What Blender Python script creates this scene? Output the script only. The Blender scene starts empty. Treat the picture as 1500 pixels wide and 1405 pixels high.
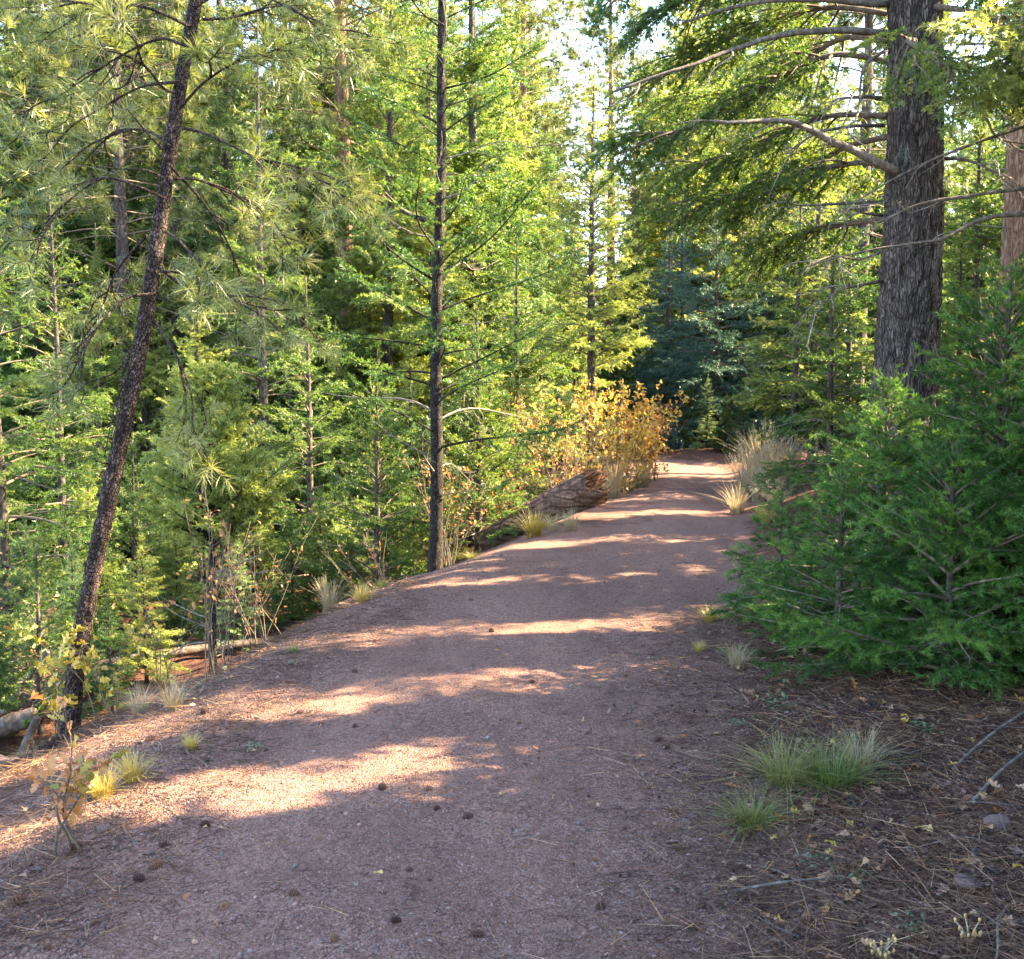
import bpy, math, random
import numpy as np
from mathutils import Vector, Matrix

sc = bpy.context.scene
COL = sc.collection
PI = math.pi

# ------------------------------------------------------------------ camera, sky, sun, exposure
PITCH = math.atan(142.5 / 1600.0)
cam_data = bpy.data.cameras.new('camera')
cam = bpy.data.objects.new('camera', cam_data)
COL.objects.link(cam)
cam.location = (0, 0, 1.6)
cam.rotation_euler = (PI / 2 - PITCH, 0, 0)
cam_data.sensor_width = 36.0
cam_data.lens = 36.0 * 1600.0 / 1500.0
cam_data.clip_end = 600
cam_data.dof.use_dof = True
cam_data.dof.focus_distance = 9.0
cam_data.dof.aperture_fstop = 14.0
sc.camera = cam

SUN_AZ, SUN_EL = math.radians(75), math.radians(36)
world = bpy.data.worlds.new('World')
sc.world = world
world.use_nodes = True
wn = world.node_tree
sky = wn.nodes.new('ShaderNodeTexSky')
sky.sky_type = 'NISHITA'
sky.sun_disc = False
sky.sun_elevation = SUN_EL
sky.sun_rotation = SUN_AZ
sky.air_density = 1.0
sky.dust_density = 1.2
wn.links.new(sky.outputs[0], wn.nodes['Background'].inputs['Color'])
wn.nodes['Background'].inputs['Strength'].default_value = 0.11
sun_data = bpy.data.lights.new('sun', 'SUN')
sun_data.energy = 5.0
sun_data.angle = math.radians(0.55)
sun_data.color = (1.0, 0.80, 0.50)
sun = bpy.data.objects.new('sun', sun_data)
COL.objects.link(sun)
sdir = Vector((math.cos(SUN_EL) * math.sin(SUN_AZ), math.cos(SUN_EL) * math.cos(SUN_AZ), math.sin(SUN_EL)))
sun.rotation_euler = sdir.to_track_quat('Z', 'Y').to_euler()
sun.location = (30, 8, 30)
sc.view_settings.view_transform = 'Standard'
sc.view_settings.look = 'None'
sc.view_settings.exposure = 3.8
sc.view_settings.gamma = 1
sc.view_settings.use_curve_mapping = False
cy = sc.cycles
cy.max_bounces = 8
cy.diffuse_bounces = 4
cy.transmission_bounces = 6
cy.glossy_bounces = 2
cy.sample_clamp_indirect = 6

# ------------------------------------------------------------------ numpy helpers
def W(px, py, d):
    """point of the photograph's pixel (px, py) at distance y = d"""
    x, v = (px - 750) / 1600.0, (702.5 - py) / 1600.0
    dy = math.cos(PITCH) + v * math.sin(PITCH)
    dz = -math.sin(PITCH) + v * math.cos(PITCH)
    t = d / dy
    return np.array((x * t, d, 1.6 + dz * t))

def hash3(i, j, k, seed):
    h = (i * 374761393 + j * 668265263 + k * 2147483647 + seed * 974711) & 0xffffffff
    h = ((h ^ (h >> 13)) * 1274126177) & 0xffffffff
    h = ((h ^ (h >> 16)) * 224682251) & 0xffffffff
    return ((h ^ (h >> 15)) & 0xffff) / 65535.0

def noise3(x, y, z, seed=0):
    x, y, z = np.broadcast_arrays(np.asarray(x, float), np.asarray(y, float), np.asarray(z, float))
    xi, yi, zi = np.floor(x).astype(np.int64), np.floor(y).astype(np.int64), np.floor(z).astype(np.int64)
    fx, fy, fz = x - xi, y - yi, z - zi
    fx, fy, fz = (f * f * (3 - 2 * f) for f in (fx, fy, fz))
    r = 0
    for a in (0, 1):
        for b in (0, 1):
            for c in (0, 1):
                w = (fx if a else 1 - fx) * (fy if b else 1 - fy) * (fz if c else 1 - fz)
                r = r + w * hash3(xi + a, yi + b, zi + c, seed)
    return r * 2 - 1

def smooth(t):
    t = np.clip(t, 0, 1)
    return t * t * (3 - 2 * t)

def unit(v):
    return v / np.maximum(np.linalg.norm(v, axis=-1, keepdims=True), 1e-9)

class Geo:
    def __init__(s):
        s.v, s.f, s.m, s.t, s.n = [], [], [], [], 0
    def add(s, v, f, mat=0, tint=0.5):
        v = np.asarray(v, float).reshape(-1, 3)
        f = np.asarray(f, np.int64).reshape(-1, 3)
        if len(f) == 0: return
        s.v.append(v); s.f.append(f + s.n); s.n += len(v)
        s.m.append(np.full(len(f), mat, np.int32))
        s.t.append(np.broadcast_to(np.asarray(tint, float), (len(v),)))
    def arrays(s):
        if not s.v: return np.zeros((0, 3)), np.zeros((0, 3), np.int64), np.zeros(0)
        return np.concatenate(s.v), np.concatenate(s.f), np.concatenate(s.t)
    def mesh(s, name, mats, smooth_=True):
        v, f, t = s.arrays()
        me = bpy.data.meshes.new(name)
        me.vertices.add(len(v)); me.loops.add(3 * len(f)); me.polygons.add(len(f))
        me.vertices.foreach_set('co', v.astype(np.float32).ravel())
        me.loops.foreach_set('vertex_index', f.astype(np.int32).ravel())
        me.polygons.foreach_set('loop_start', np.arange(0, 3 * len(f), 3, dtype=np.int32))
        if s.m: me.polygons.foreach_set('material_index', np.concatenate(s.m))
        me.polygons.foreach_set('use_smooth', np.full(len(f), smooth_))
        a = me.attributes.new('tint', 'FLOAT', 'POINT')
        a.data.foreach_set('value', t.astype(np.float32))
        for m in (mats if isinstance(mats, (list, tuple)) else [mats]): me.materials.append(m)
        me.update(calc_edges=True)
        return me

def tubes(P, R, k=3):
    """P (M,n,3) polylines, R (M,n) radii -> verts, tris"""
    P = np.asarray(P, float); R = np.asarray(R, float)
    if P.ndim == 2: P, R = P[None], R[None]
    M, n, _ = P.shape
    T = np.empty_like(P)
    T[:, 1:-1] = P[:, 2:] - P[:, :-2]; T[:, 0] = P[:, 1] - P[:, 0]; T[:, -1] = P[:, -1] - P[:, -2]
    T = unit(T)
    mean = unit(P[:, -1] - P[:, 0])
    ref = np.where(np.abs(mean[:, 2:3]) > 0.8, np.array([[1.0, 0, 0]]), np.array([[0, 0, 1.0]]))[:, None, :]
    A = unit(np.cross(T, np.broadcast_to(ref, T.shape))); B = np.cross(T, A)
    th = np.arange(k) * 2 * PI / k
    V = P[:, :, None, :] + R[:, :, None, None] * (A[:, :, None, :] * np.cos(th)[None, None, :, None] + B[:, :, None, :] * np.sin(th)[None, None, :, None])
    V = V.reshape(-1, 3)
    i, j, q = np.meshgrid(np.arange(M), np.arange(n - 1), np.arange(k), indexing='ij')
    a = (i * n + j) * k + q; b = (i * n + j) * k + (q + 1) % k; c = a + k; d = b + k
    F = np.concatenate([np.stack([a, b, d], -1).reshape(-1, 3), np.stack([a, d, c], -1).reshape(-1, 3)])
    cap = []
    for e in range(1, k - 1):
        m = np.arange(M) * n * k
        cap.append(np.stack([m, m + e + 1, m + e], -1)); m = m + (n - 1) * k
        cap.append(np.stack([m, m + e, m + e + 1], -1))
    return V, np.concatenate([F] + cap)

def needles(p0, p1, sp, nl, nw, rng, a0=35, a1=75, flat=0.6, tint=None, mx=None):
    """thin triangular needles round the twig segments p0-p1"""
    d = p1 - p0; ln = np.linalg.norm(d, axis=1)
    cnt = np.floor(ln / sp + rng.random(len(ln))).astype(int)
    idx = np.repeat(np.arange(len(ln)), cnt)
    N = len(idx)
    if N == 0: return np.zeros((0, 3)), np.zeros((0, 3), int), np.zeros(0)
    T = unit(d)[idx]
    base = p0[idx] + d[idx] * rng.random((N, 1))
    up = np.array([0, 0, 1.0]); S = np.cross(T, up); bad = np.linalg.norm(S, axis=1) < 0.15
    S[bad] = (1, 0, 0); S = unit(S); U = np.cross(S, T)
    ph = rng.random(N) * 2 * PI; a = np.radians(rng.uniform(a0, a1, N))
    lat = unit(S * np.cos(ph)[:, None] + U * (np.sin(ph) * flat)[:, None])
    D = T * np.cos(a)[:, None] + lat * np.sin(a)[:, None]
    L = nl * rng.uniform(0.7, 1.15, N)
    side = unit(np.cross(D, U * 0.8 + rng.normal(0, 0.55, (N, 3)) + 1e-6)) * (nw * 0.5)
    V = np.stack([base - side, base + side, base + D * L[:, None]], 1).reshape(-1, 3)
    t = (tint[idx] if tint is not None else 0.5) + rng.normal(0, 0.12, N)
    return V, np.arange(3 * N).reshape(-1, 3), np.repeat(np.clip(t, 0, 1), 3)

# ------------------------------------------------------------------ objects
def tag(o, label=None, cat=None, group=None, kind=None):
    if label: o['label'] = label
    if cat: o['category'] = cat
    if group: o['group'] = group
    if kind: o['kind'] = kind
    return o

def link(name, me, parent=None, loc=None, mat=None):
    o = bpy.data.objects.new(name, me); COL.objects.link(o)
    if parent: o.parent = parent
    if loc is not None: o.location = loc
    if mat is not None: o.matrix_local = mat
    return o

def thing(name, label, cat, loc=(0, 0, 0), rz=0.0, group=None, scale=1.0):
    o = link(name, None, None, loc); o.empty_display_size = 0.2
    o.rotation_euler = (0, 0, rz); o.scale = (scale,) * 3
    return tag(o, label, cat, group)

def kids(o): return [c for c in bpy.data.objects if c.parent == o]

def copy_thing(root, children, loc, rz, scale, label, group=None, name=None):
    """children: list of (part, [sub-parts])"""
    r = root.copy(); COL.objects.link(r); r.location = loc; r.rotation_euler = (0, 0, rz); r.scale = scale if isinstance(scale, tuple) else (scale,) * 3
    r['label'] = label
    if group: r['group'] = group
    elif 'group' in r: del r['group']
    for p, subs in children:
        c = p.copy(); COL.objects.link(c); c.parent = r
        for s in subs:
            q = s.copy(); COL.objects.link(q); q.parent = c
    return r

# ------------------------------------------------------------------ materials
class NT:
    def __init__(s, name):
        s.m = bpy.data.materials.new(name); s.m.use_nodes = True
        s.t = s.m.node_tree; s.t.nodes.clear()
        s.out = s.n('ShaderNodeOutputMaterial')
    def n(s, typ, **kw):
        nd = s.t.nodes.new(typ)
        for k, v in kw.items():
            if k.startswith('i_'):
                nd.inputs[int(k[2:]) if k[2:].isdigit() else k[2:].replace('_', ' ')].default_value = v
            else: setattr(nd, k, v)
        return nd
    def l(s, a, b): s.t.links.new(a, b)
    def noise(s, scale, detail=4, rough=0.6, vec=None, out='Fac'):
        nd = s.n('ShaderNodeTexNoise'); nd.inputs['Scale'].default_value = scale; nd.inputs['Detail'].default_value = detail; nd.inputs['Roughness'].default_value = rough
        if vec is not None: s.l(vec, nd.inputs['Vector'])
        return nd.outputs[out]
    def ramp(s, fac, stops, interp='LINEAR'):
        r = s.n('ShaderNodeValToRGB'); cr = r.color_ramp; cr.interpolation = interp
        while len(cr.elements) < len(stops): cr.elements.new(0.5)
        for e, (p, c) in zip(cr.elements, stops):
            e.position = p; e.color = (*c, 1) if len(c) == 3 else c
        s.l(fac, r.inputs[0]); return r.outputs[0]
    def mix(s, fac, a, b, blend='MIX'):
        m = s.n('ShaderNodeMix', data_type='RGBA', blend_type=blend)
        for sock, v in ((m.inputs[0], fac), (m.inputs[6], a), (m.inputs[7], b)):
            if isinstance(v, (int, float)): sock.default_value = v
            elif isinstance(v, tuple): sock.default_value = (*v, 1) if len(v) == 3 else v
            else: s.l(v, sock)
        return m.outputs[2]
    def math(s, op, a, b=0.0, clamp=False):
        m = s.n('ShaderNodeMath', operation=op, use_clamp=clamp)
        for sock, v in ((m.inputs[0], a), (m.inputs[1], b)):
            if isinstance(v, (int, float)): sock.default_value = v
            else: s.l(v, sock)
        return m.outputs[0]
    def mapping(s, scale, coord='Object'):
        tc = s.n('ShaderNodeTexCoord'); mp = s.n('ShaderNodeMapping'); mp.inputs['Scale'].default_value = scale
        s.l(tc.outputs[coord], mp.inputs['Vector']); return mp.outputs[0]
    def bump(s, h, strength, dist):
        b = s.n('ShaderNodeBump'); b.inputs['Strength'].default_value = strength; b.inputs['Distance'].default_value = dist
        s.l(h, b.inputs['Height']); return b.outputs[0]
    def principled(s, col, rough=0.8, normal=None, spec=0.3):
        p = s.n('ShaderNodeBsdfPrincipled')
        if isinstance(col, tuple): p.inputs['Base Color'].default_value = (*col, 1)
        else: s.l(col, p.inputs['Base Color'])
        p.inputs['Roughness'].default_value = rough; p.inputs['Specular IOR Level'].default_value = spec
        if normal is not None: s.l(normal, p.inputs['Normal'])
        return p.outputs[0]
    def done(s, shader):
        s.l(shader, s.out.inputs[0]); return s.m

def leaf_mat(name, stops, transl=0.45, tr_gain=(1.3, 1.2, 0.6), rough=0.4, var=0.42):
    k = NT(name)
    at = k.n('ShaderNodeAttribute', attribute_name='tint')
    oi = k.n('ShaderNodeObjectInfo')
    f = k.math('ADD', k.math('MULTIPLY', at.outputs['Fac'], 1 - var), k.math('MULTIPLY', oi.outputs['Random'], var), True)
    c = k.ramp(f, stops)
    p = k.principled(c, rough, spec=0.2 if 'deep' in name else 0.45)
    tr = k.n('ShaderNodeBsdfTranslucent')
    k.l(k.mix(1.0, c, tr_gain, 'MULTIPLY'), tr.inputs['Color'])
    ms = k.n('ShaderNodeMixShader'); ms.inputs[0].default_value = transl
    k.l(p, ms.inputs[1]); k.l(tr.outputs[0], ms.inputs[2])
    return k.done(ms.outputs[0])

def bark_mat(name, c0, c1, c2, vs=(9, 9, 2.2), bump=0.9, lichen=0.0, plates=None, pk=1.0):
    k = NT(name)
    v = k.mapping(vs)
    n1 = k.noise(1.0, 6, 0.65, v)
    v2 = k.mapping((40, 40, 16)); n2 = k.noise(1.0, 4, 0.6, v2)
    h = k.math('ADD', n1, k.math('MULTIPLY', n2, 0.5))
    c = k.ramp(h, [(0.5, c0), (0.75, c1), (1.0, c2)])
    if plates:
        wv = k.noise(6.0, 3, 0.6, k.mapping((1, 1, 0.5)), 'Color'); mx = k.n('ShaderNodeMix', data_type='VECTOR'); mx.inputs[0].default_value = 0.06
        k.l(k.mapping((1, 1, 1)), mx.inputs[4]); k.l(wv, mx.inputs[5])
        mp = k.n('ShaderNodeMapping'); mp.inputs['Scale'].default_value = plates; k.l(mx.outputs[1], mp.inputs['Vector'])
        vo = k.n('ShaderNodeTexVoronoi', feature='DISTANCE_TO_EDGE'); vo.inputs['Scale'].default_value = 1.0; k.l(mp.outputs[0], vo.inputs['Vector'])
        vc = k.n('ShaderNodeTexVoronoi', feature='F1'); vc.inputs['Scale'].default_value = 1.0; k.l(mp.outputs[0], vc.inputs['Vector'])
        e = k.ramp(vo.outputs['Distance'], [(0.0, (0, 0, 0)), (0.16, (1, 1, 1))])
        sp = k.n('ShaderNodeSeparateColor'); k.l(vc.outputs['Color'], sp.inputs[0])
        c = k.mix(0.55 * pk, c, k.ramp(sp.outputs[0], [(0, (0.35, 0.33, 0.33)), (1, (1.6, 1.6, 1.65))]), 'MULTIPLY')
        c = k.mix(k.math('ADD', k.math('MULTIPLY', e, pk), 1 - pk), c0, c)
        h = k.math('ADD', k.math('MULTIPLY', h, 0.5), k.math('ADD', e, k.math('MULTIPLY', sp.outputs[0], 0.5)))
    if lichen:
        ln = k.noise(5.0, 5, 0.7, k.mapping((1, 1, 1)))
        c = k.mix(k.ramp(ln, [(0.60, (0, 0, 0)), (0.68, (lichen,) * 3)]), c, (0.16, 0.19, 0.15))
    return k.done(k.principled(c, 0.9, k.bump(h, bump, 0.012), 0.15))

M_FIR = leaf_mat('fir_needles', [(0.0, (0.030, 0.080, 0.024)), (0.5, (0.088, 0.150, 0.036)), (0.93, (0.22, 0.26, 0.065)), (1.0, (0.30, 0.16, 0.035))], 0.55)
M_FIRB = leaf_mat('pale_sunlit_fir_needles', [(0.0, (0.10, 0.165, 0.045)), (0.5, (0.245, 0.30, 0.085)), (0.94, (0.37, 0.39, 0.13)), (1.0, (0.38, 0.22, 0.06))], 0.55)  # lighter copy of the fir needles: sunlit paleness put into the colour
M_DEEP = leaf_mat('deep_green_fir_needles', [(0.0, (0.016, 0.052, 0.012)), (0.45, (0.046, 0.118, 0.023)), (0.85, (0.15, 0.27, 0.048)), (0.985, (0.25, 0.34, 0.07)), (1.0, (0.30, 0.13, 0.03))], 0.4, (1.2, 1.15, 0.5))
M_SPR = leaf_mat('blue_spruce_needles', [(0.0, (0.026, 0.070, 0.048)), (0.6, (0.055, 0.120, 0.085)), (1.0, (0.11, 0.20, 0.135))], 0.3, (1.1, 1.1, 0.7))
M_PINE = leaf_mat('pine_needles', [(0.0, (0.05, 0.085, 0.03)), (0.5, (0.13, 0.16, 0.05)), (1.0, (0.32, 0.31, 0.13))], 0.35, (1.2, 1.15, 0.5), 0.35)
M_GREY = leaf_mat('grey_green_fir_needles', [(0.0, (0.075, 0.14, 0.06)), (0.5, (0.16, 0.25, 0.115)), (1.0, (0.30, 0.38, 0.20))], 0.5)
M_DARK = leaf_mat('dark_fir_needles', [(0.0, (0.022, 0.062, 0.020)), (0.5, (0.055, 0.115, 0.030)), (0.95, (0.12, 0.19, 0.045)), (1.0, (0.28, 0.14, 0.035))], 0.5)
M_RUST = leaf_mat('dead_needles', [(0.0, (0.16, 0.05, 0.015)), (1.0, (0.34, 0.12, 0.03))], 0.35, (1.1, 0.9, 0.5))
M_BARKP = bark_mat('pine_bark', (0.014, 0.010, 0.009), (0.058, 0.040, 0.034), (0.16, 0.115, 0.098), (26, 26, 14), 1.0, 0, (75, 75, 40))
M_BARKF = bark_mat('fir_bark', (0.022, 0.018, 0.016), (0.085, 0.066, 0.057), (0.19, 0.155, 0.135), (20, 20, 5.0), 1.0, 0.7, (52, 52, 11), 0.5)
M_BARKY = bark_mat('young_fir_bark', (0.018, 0.014, 0.011), (0.055, 0.043, 0.034), (0.13, 0.105, 0.085), (20, 20, 8), 0.6, 0.5)
M_BARKD = bark_mat('dark_shaded_young_fir_bark', (0.010, 0.008, 0.007), (0.034, 0.027, 0.022), (0.09, 0.075, 0.062), (26, 26, 14), 0.7, 0.35, (70, 70, 40))  # young fir bark darkened, a shaded stem's tone put into the colour
M_BARKR = bark_mat('red_pine_bark', (0.06, 0.03, 0.02), (0.20, 0.11, 0.07), (0.34, 0.21, 0.14), (12, 12, 3), 0.9, 0, (22, 22, 5), 0.4)
M_TWIG = bark_mat('twig_bark', (0.05, 0.038, 0.028), (0.12, 0.09, 0.065), (0.22, 0.17, 0.13), (30, 30, 30), 0.4)
M_DEADW = bark_mat('dead_grey_wood', (0.06, 0.05, 0.042), (0.15, 0.125, 0.105), (0.30, 0.26, 0.22), (18, 18, 18), 0.5)
M_LOGG = bark_mat('weathered_log', (0.028, 0.021, 0.017), (0.085, 0.062, 0.048), (0.18, 0.14, 0.112), (14, 14, 14), 0.6)
M_LIMB = bark_mat('bare_limb_bark', (0.04, 0.032, 0.028), (0.11, 0.088, 0.072), (0.24, 0.19, 0.155), (20, 20, 20), 0.6)
M_GRASSY = leaf_mat('straw_grass', [(0.0, (0.26, 0.19, 0.04)), (0.6, (0.46, 0.35, 0.10)), (1.0, (0.58, 0.48, 0.20))], 0.4, (1.1, 1.0, 0.6))
M_GRASSG = leaf_mat('green_grass', [(0.0, (0.05, 0.095, 0.018)), (0.45, (0.13, 0.16, 0.035)), (1.0, (0.33, 0.26, 0.12))], 0.4, (1.1, 1.1, 0.5))
M_GRASSP = leaf_mat('pale_grass', [(0.0, (0.24, 0.19, 0.11)), (0.6, (0.38, 0.31, 0.20)), (1.0, (0.50, 0.43, 0.30))], 0.35, (1.1, 1.0, 0.7))
M_OAKY = leaf_mat('yellow_oak_leaf', [(0.0, (0.46, 0.28, 0.05)), (0.5, (0.64, 0.46, 0.10)), (1.0, (0.72, 0.60, 0.22))], 0.45, (1.1, 0.95, 0.5))
M_OAKO = leaf_mat('orange_oak_leaf', [(0.0, (0.24, 0.09, 0.03)), (0.5, (0.42, 0.19, 0.07)), (1.0, (0.48, 0.30, 0.13))], 0.4, (1.1, 0.9, 0.5))
M_OAKG = leaf_mat('olive_oak_leaf', [(0.0, (0.13, 0.14, 0.02)), (1.0, (0.36, 0.27, 0.04))], 0.4, (1.1, 1.0, 0.5))
M_LEAFT = leaf_mat('tan_fallen_leaf', [(0.0, (0.20, 0.095, 0.045)), (0.6, (0.31, 0.17, 0.09)), (1.0, (0.42, 0.28, 0.17))], 0.15, (1, 1, 1), 0.6, 0.8)
M_HERB = leaf_mat('grey_green_herb', [(0.0, (0.05, 0.09, 0.035)), (1.0, (0.13, 0.18, 0.085))], 0.25, (1, 1.1, 0.8))
M_BERRY = leaf_mat('dry_seed_head', [(0.0, (0.34, 0.20, 0.07)), (1.0, (0.50, 0.35, 0.15))], 0.2, (1, 1, 1), 0.6)

def cone_mat():
    k = NT('pine_cone_scale')
    at = k.n('ShaderNodeAttribute', attribute_name='tint'); oi = k.n('ShaderNodeObjectInfo')
    f = k.math('ADD', k.math('MULTIPLY', at.outputs['Fac'], 0.6), k.math('MULTIPLY', oi.outputs['Random'], 0.4))
    return k.done(k.principled(k.ramp(f, [(0, (0.014, 0.008, 0.007)), (0.35, (0.06, 0.030, 0.020)), (0.7, (0.20, 0.095, 0.055)), (1, (0.32, 0.17, 0.10))]), 0.7))
M_CONE = cone_mat()

def inst_mat(name, rough=0.85, bump=0):
    k = NT(name)
    at = k.n('ShaderNodeAttribute', attribute_name='col'); at.attribute_type = 'INSTANCER'
    c = at.outputs['Color']
    if bump:
        n = k.noise(3.0, 3, 0.6, k.mapping((1, 1, 1))); c = k.mix(0.4, c, k.ramp(n, [(0.3, (0.5, 0.5, 0.5)), (0.7, (1, 1, 1))]), 'MULTIPLY')
    return k.done(k.principled(c, rough))
M_STONE = inst_mat('gravel_stone', 0.85)
M_LITTER = inst_mat('needle_litter', 0.7)

def rock_mat(name, c0, c1):
    k = NT(name); v = k.mapping((1, 1, 1))
    n = k.noise(14, 8, 0.7, v); n2 = k.noise(90, 3, 0.6, v)
    h = k.math('ADD', n, k.math('MULTIPLY', n2, 0.4))
    return k.done(k.principled(k.ramp(h, [(0.45, c0), (0.9, c1)]), 0.9, k.bump(h, 0.6, 0.02)))
M_ROCK = rock_mat('pink_granite', (0.055, 0.036, 0.032), (0.20, 0.13, 0.115))

def ground_mat(name, path):
    k = NT(name)
    tc = k.n('ShaderNodeTexCoord').outputs['Object']
    # crushed pink granite
    vo = k.n('ShaderNodeTexVoronoi', feature='F1'); vo.inputs['Scale'].default_value = 95; k.l(tc, vo.inputs['Vector'])
    vo2 = k.n('ShaderNodeTexVoronoi', feature='F1'); vo2.inputs['Scale'].default_value = 210; k.l(tc, vo2.inputs['Vector'])
    sepc = k.n('ShaderNodeSeparateColor'); k.l(vo.outputs['Color'], sepc.inputs[0])
    sepd = k.n('ShaderNodeSeparateColor'); k.l(vo2.outputs['Color'], sepd.inputs[0])
    st = [(0, (0.052, 0.028, 0.024)), (0.3, (0.138, 0.070, 0.053)), (0.6, (0.205, 0.108, 0.082)), (0.85, (0.275, 0.175, 0.140)), (1, (0.32, 0.24, 0.22))]
    trk = k.noise(0.8, 6, 0.65, k.mapping((1.0, 0.28, 1)));
    g1 = k.ramp(sepc.outputs[0], st); g2 = k.ramp(sepd.outputs[1], st)
    big = k.noise(1.1, 5, 0.6, tc)
    grav = k.mix(0.55, g1, g2)
    grav = k.mix(k.ramp(big, [(0.35, (0, 0, 0)), (0.7, (0.5, 0.5, 0.5))]), grav, (0.165, 0.088, 0.064))
    dust = k.noise(9, 6, 0.7, tc)
    grav = k.mix(k.ramp(dust, [(0.5, (0, 0, 0)), (0.75, (0.55,) * 3)]), grav, (0.215, 0.132, 0.100))
    grav = k.mix(1.0, grav, k.ramp(trk, [(0.3, (0.62, 0.60, 0.60)), (0.5, (1.0, 1.0, 1.0)), (0.7, (1.25, 1.23, 1.2))]), 'MULTIPLY')
    nd = k.noise(26, 7, 0.8, k.mapping((1, 0.6, 1))); grav = k.mix(k.ramp(nd, [(0.60, (0, 0, 0)), (0.72, (0.75,) * 3)]), grav, (0.055, 0.028, 0.018))
    # needle and leaf litter
    l1 = k.noise(34, 6, 0.75, tc); l2 = k.noise(7, 5, 0.6, tc)
    lit = k.ramp(l1, [(0.3, (0.013, 0.007, 0.005)), (0.5, (0.066, 0.029, 0.019)), (0.62, (0.125, 0.060, 0.038)), (0.8, (0.21, 0.125, 0.085))])
    lit = k.mix(k.ramp(l2, [(0.4, (0, 0, 0)), (0.65, (0.6,) * 3)]), lit, (0.105, 0.050, 0.037))
    at = k.n('ShaderNodeAttribute', attribute_name='tint')
    edge = k.math('ADD', at.outputs['Fac'], k.math('MULTIPLY', k.math('SUBTRACT', k.noise(3.0, 8, 0.75, tc), 0.5), 1.7))
    fac = k.ramp(edge, [(0.35, (0, 0, 0)), (0.6, (1, 1, 1))])
    col = k.mix(fac, lit, grav)
    hg = k.math('ADD', k.math('MULTIPLY', vo.outputs['Distance'], -0.8), k.math('ADD', k.math('MULTIPLY', vo2.outputs['Distance'], -0.5), k.math('MULTIPLY', dust, 0.8)))
    hl = k.math('ADD', l1, l2)
    hm = k.n('ShaderNodeMix', data_type='FLOAT'); k.l(fac, hm.inputs[0]); k.l(hl, hm.inputs[2]); k.l(hg, hm.inputs[3])
    return k.done(k.principled(col, 0.95, k.bump(hm.outputs[0], 0.8, 0.018), 0.1))
M_PATH = ground_mat('gravel_path', True)
M_GROUND = M_PATH

# ------------------------------------------------------------------ the ground and the path
_ty = np.arange(-40, 160, 0.5)
_tx = np.interp(_ty, [-40, 0, 3.5, 5.8, 8.8, 11.1, 14.2, 18.3, 20.5, 22.5, 25, 28, 34, 60, 160], [-2.5, -0.36, -0.32, -0.22, 0.58, 1.3, 2.0, 2.68, 3.0, 2.75, 1.2, -2, -10, -40, -160])
_tx = np.convolve(np.pad(_tx, 2, mode='edge'), np.ones(5) / 5, 'valid')
def cx(y): return np.interp(y, _ty, _tx)
def hw(y): return np.interp(y, [0, 8.5, 12, 40], [1.2, 1.15, 0.9, 1.0])
def ground(x, y, fine=True):
    x = np.asarray(x, float); y = np.asarray(y, float)
    u = x - cx(y); h = hw(y)
    dl = np.maximum(-u - h, 0); dr = np.maximum(u - h, 0)
    far = smooth((y - 17) / 8)
    z = -(1.12 * smooth(dl / 3.2) + 0.02 * np.minimum(dl, 30)) * (1 - 0.7 * far)
    z = z + (0.10 * smooth(dr / 1.0) + 0.075 * np.minimum(dr, 14)) * (1 - 0.5 * far)
    z = z - 0.03 * smooth((np.abs(u) / h)) * (np.abs(u) < h) - 0.03 * (np.abs(u) >= h)
    z = z + 0.035 * np.maximum(y - 26, 0)
    off = smooth((np.abs(u) - h) / 1.5)
    z = z + 0.10 * off * noise3(x * 0.7, y * 0.7, 0, 3) + 0.05 * off * noise3(x * 2.1, y * 2.1, 0, 4)
    if fine:
        z = z + 0.014 * noise3(x * 2.6, y * 2.6, 0, 5) + 0.007 * noise3(x * 7, y * 7, 0, 6) + (0.004 + 0.010 * off) * noise3(x * 17, y * 17, 0, 7)
    return z
def gz(x, y): return float(ground(x, y))
def at(px, d):
    """ground point seen in photo column px at distance d"""
    x = (px - 750) / 1600 * d
    for _ in range(4):
        z = gz(x, d); x = (px - 750) / 1600 * (d * math.cos(PITCH) + (1.6 - z) * math.sin(PITCH))
    return x, d, gz(x, d)

def axis_steps(lo, hi, c, s0, g):
    a = [c]
    s = s0
    while a[-1] < hi: a.append(a[-1] + s); s = s0 + g * max(0, a[-1] - c - 4.5)
    b = [c]
    while b[-1] > lo: b.append(b[-1] - (s0 + g * max(0, c - b[-1] - 4.5)))
    return np.array(sorted(set(b[1:] + a)))
gx = axis_steps(-150, 150, 0.0, 0.042, 0.09)
gy = [-12.0]
while gy[-1] < 240: gy.append(gy[-1] + (0.5 if gy[-1] < 2 else 0.042 + 0.035 * max(0, gy[-1] - 6)))
gy = np.array(gy)
X, Y = np.meshgrid(gx, gy)
Z = ground(X, Y)
U = X - cx(Y)
inside = hw(Y) + 0.10 * noise3(X * 1.3, Y * 1.3, 0, 11) + 0.05 * noise3(X * 5, Y * 5, 0, 12) - np.abs(U)
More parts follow.
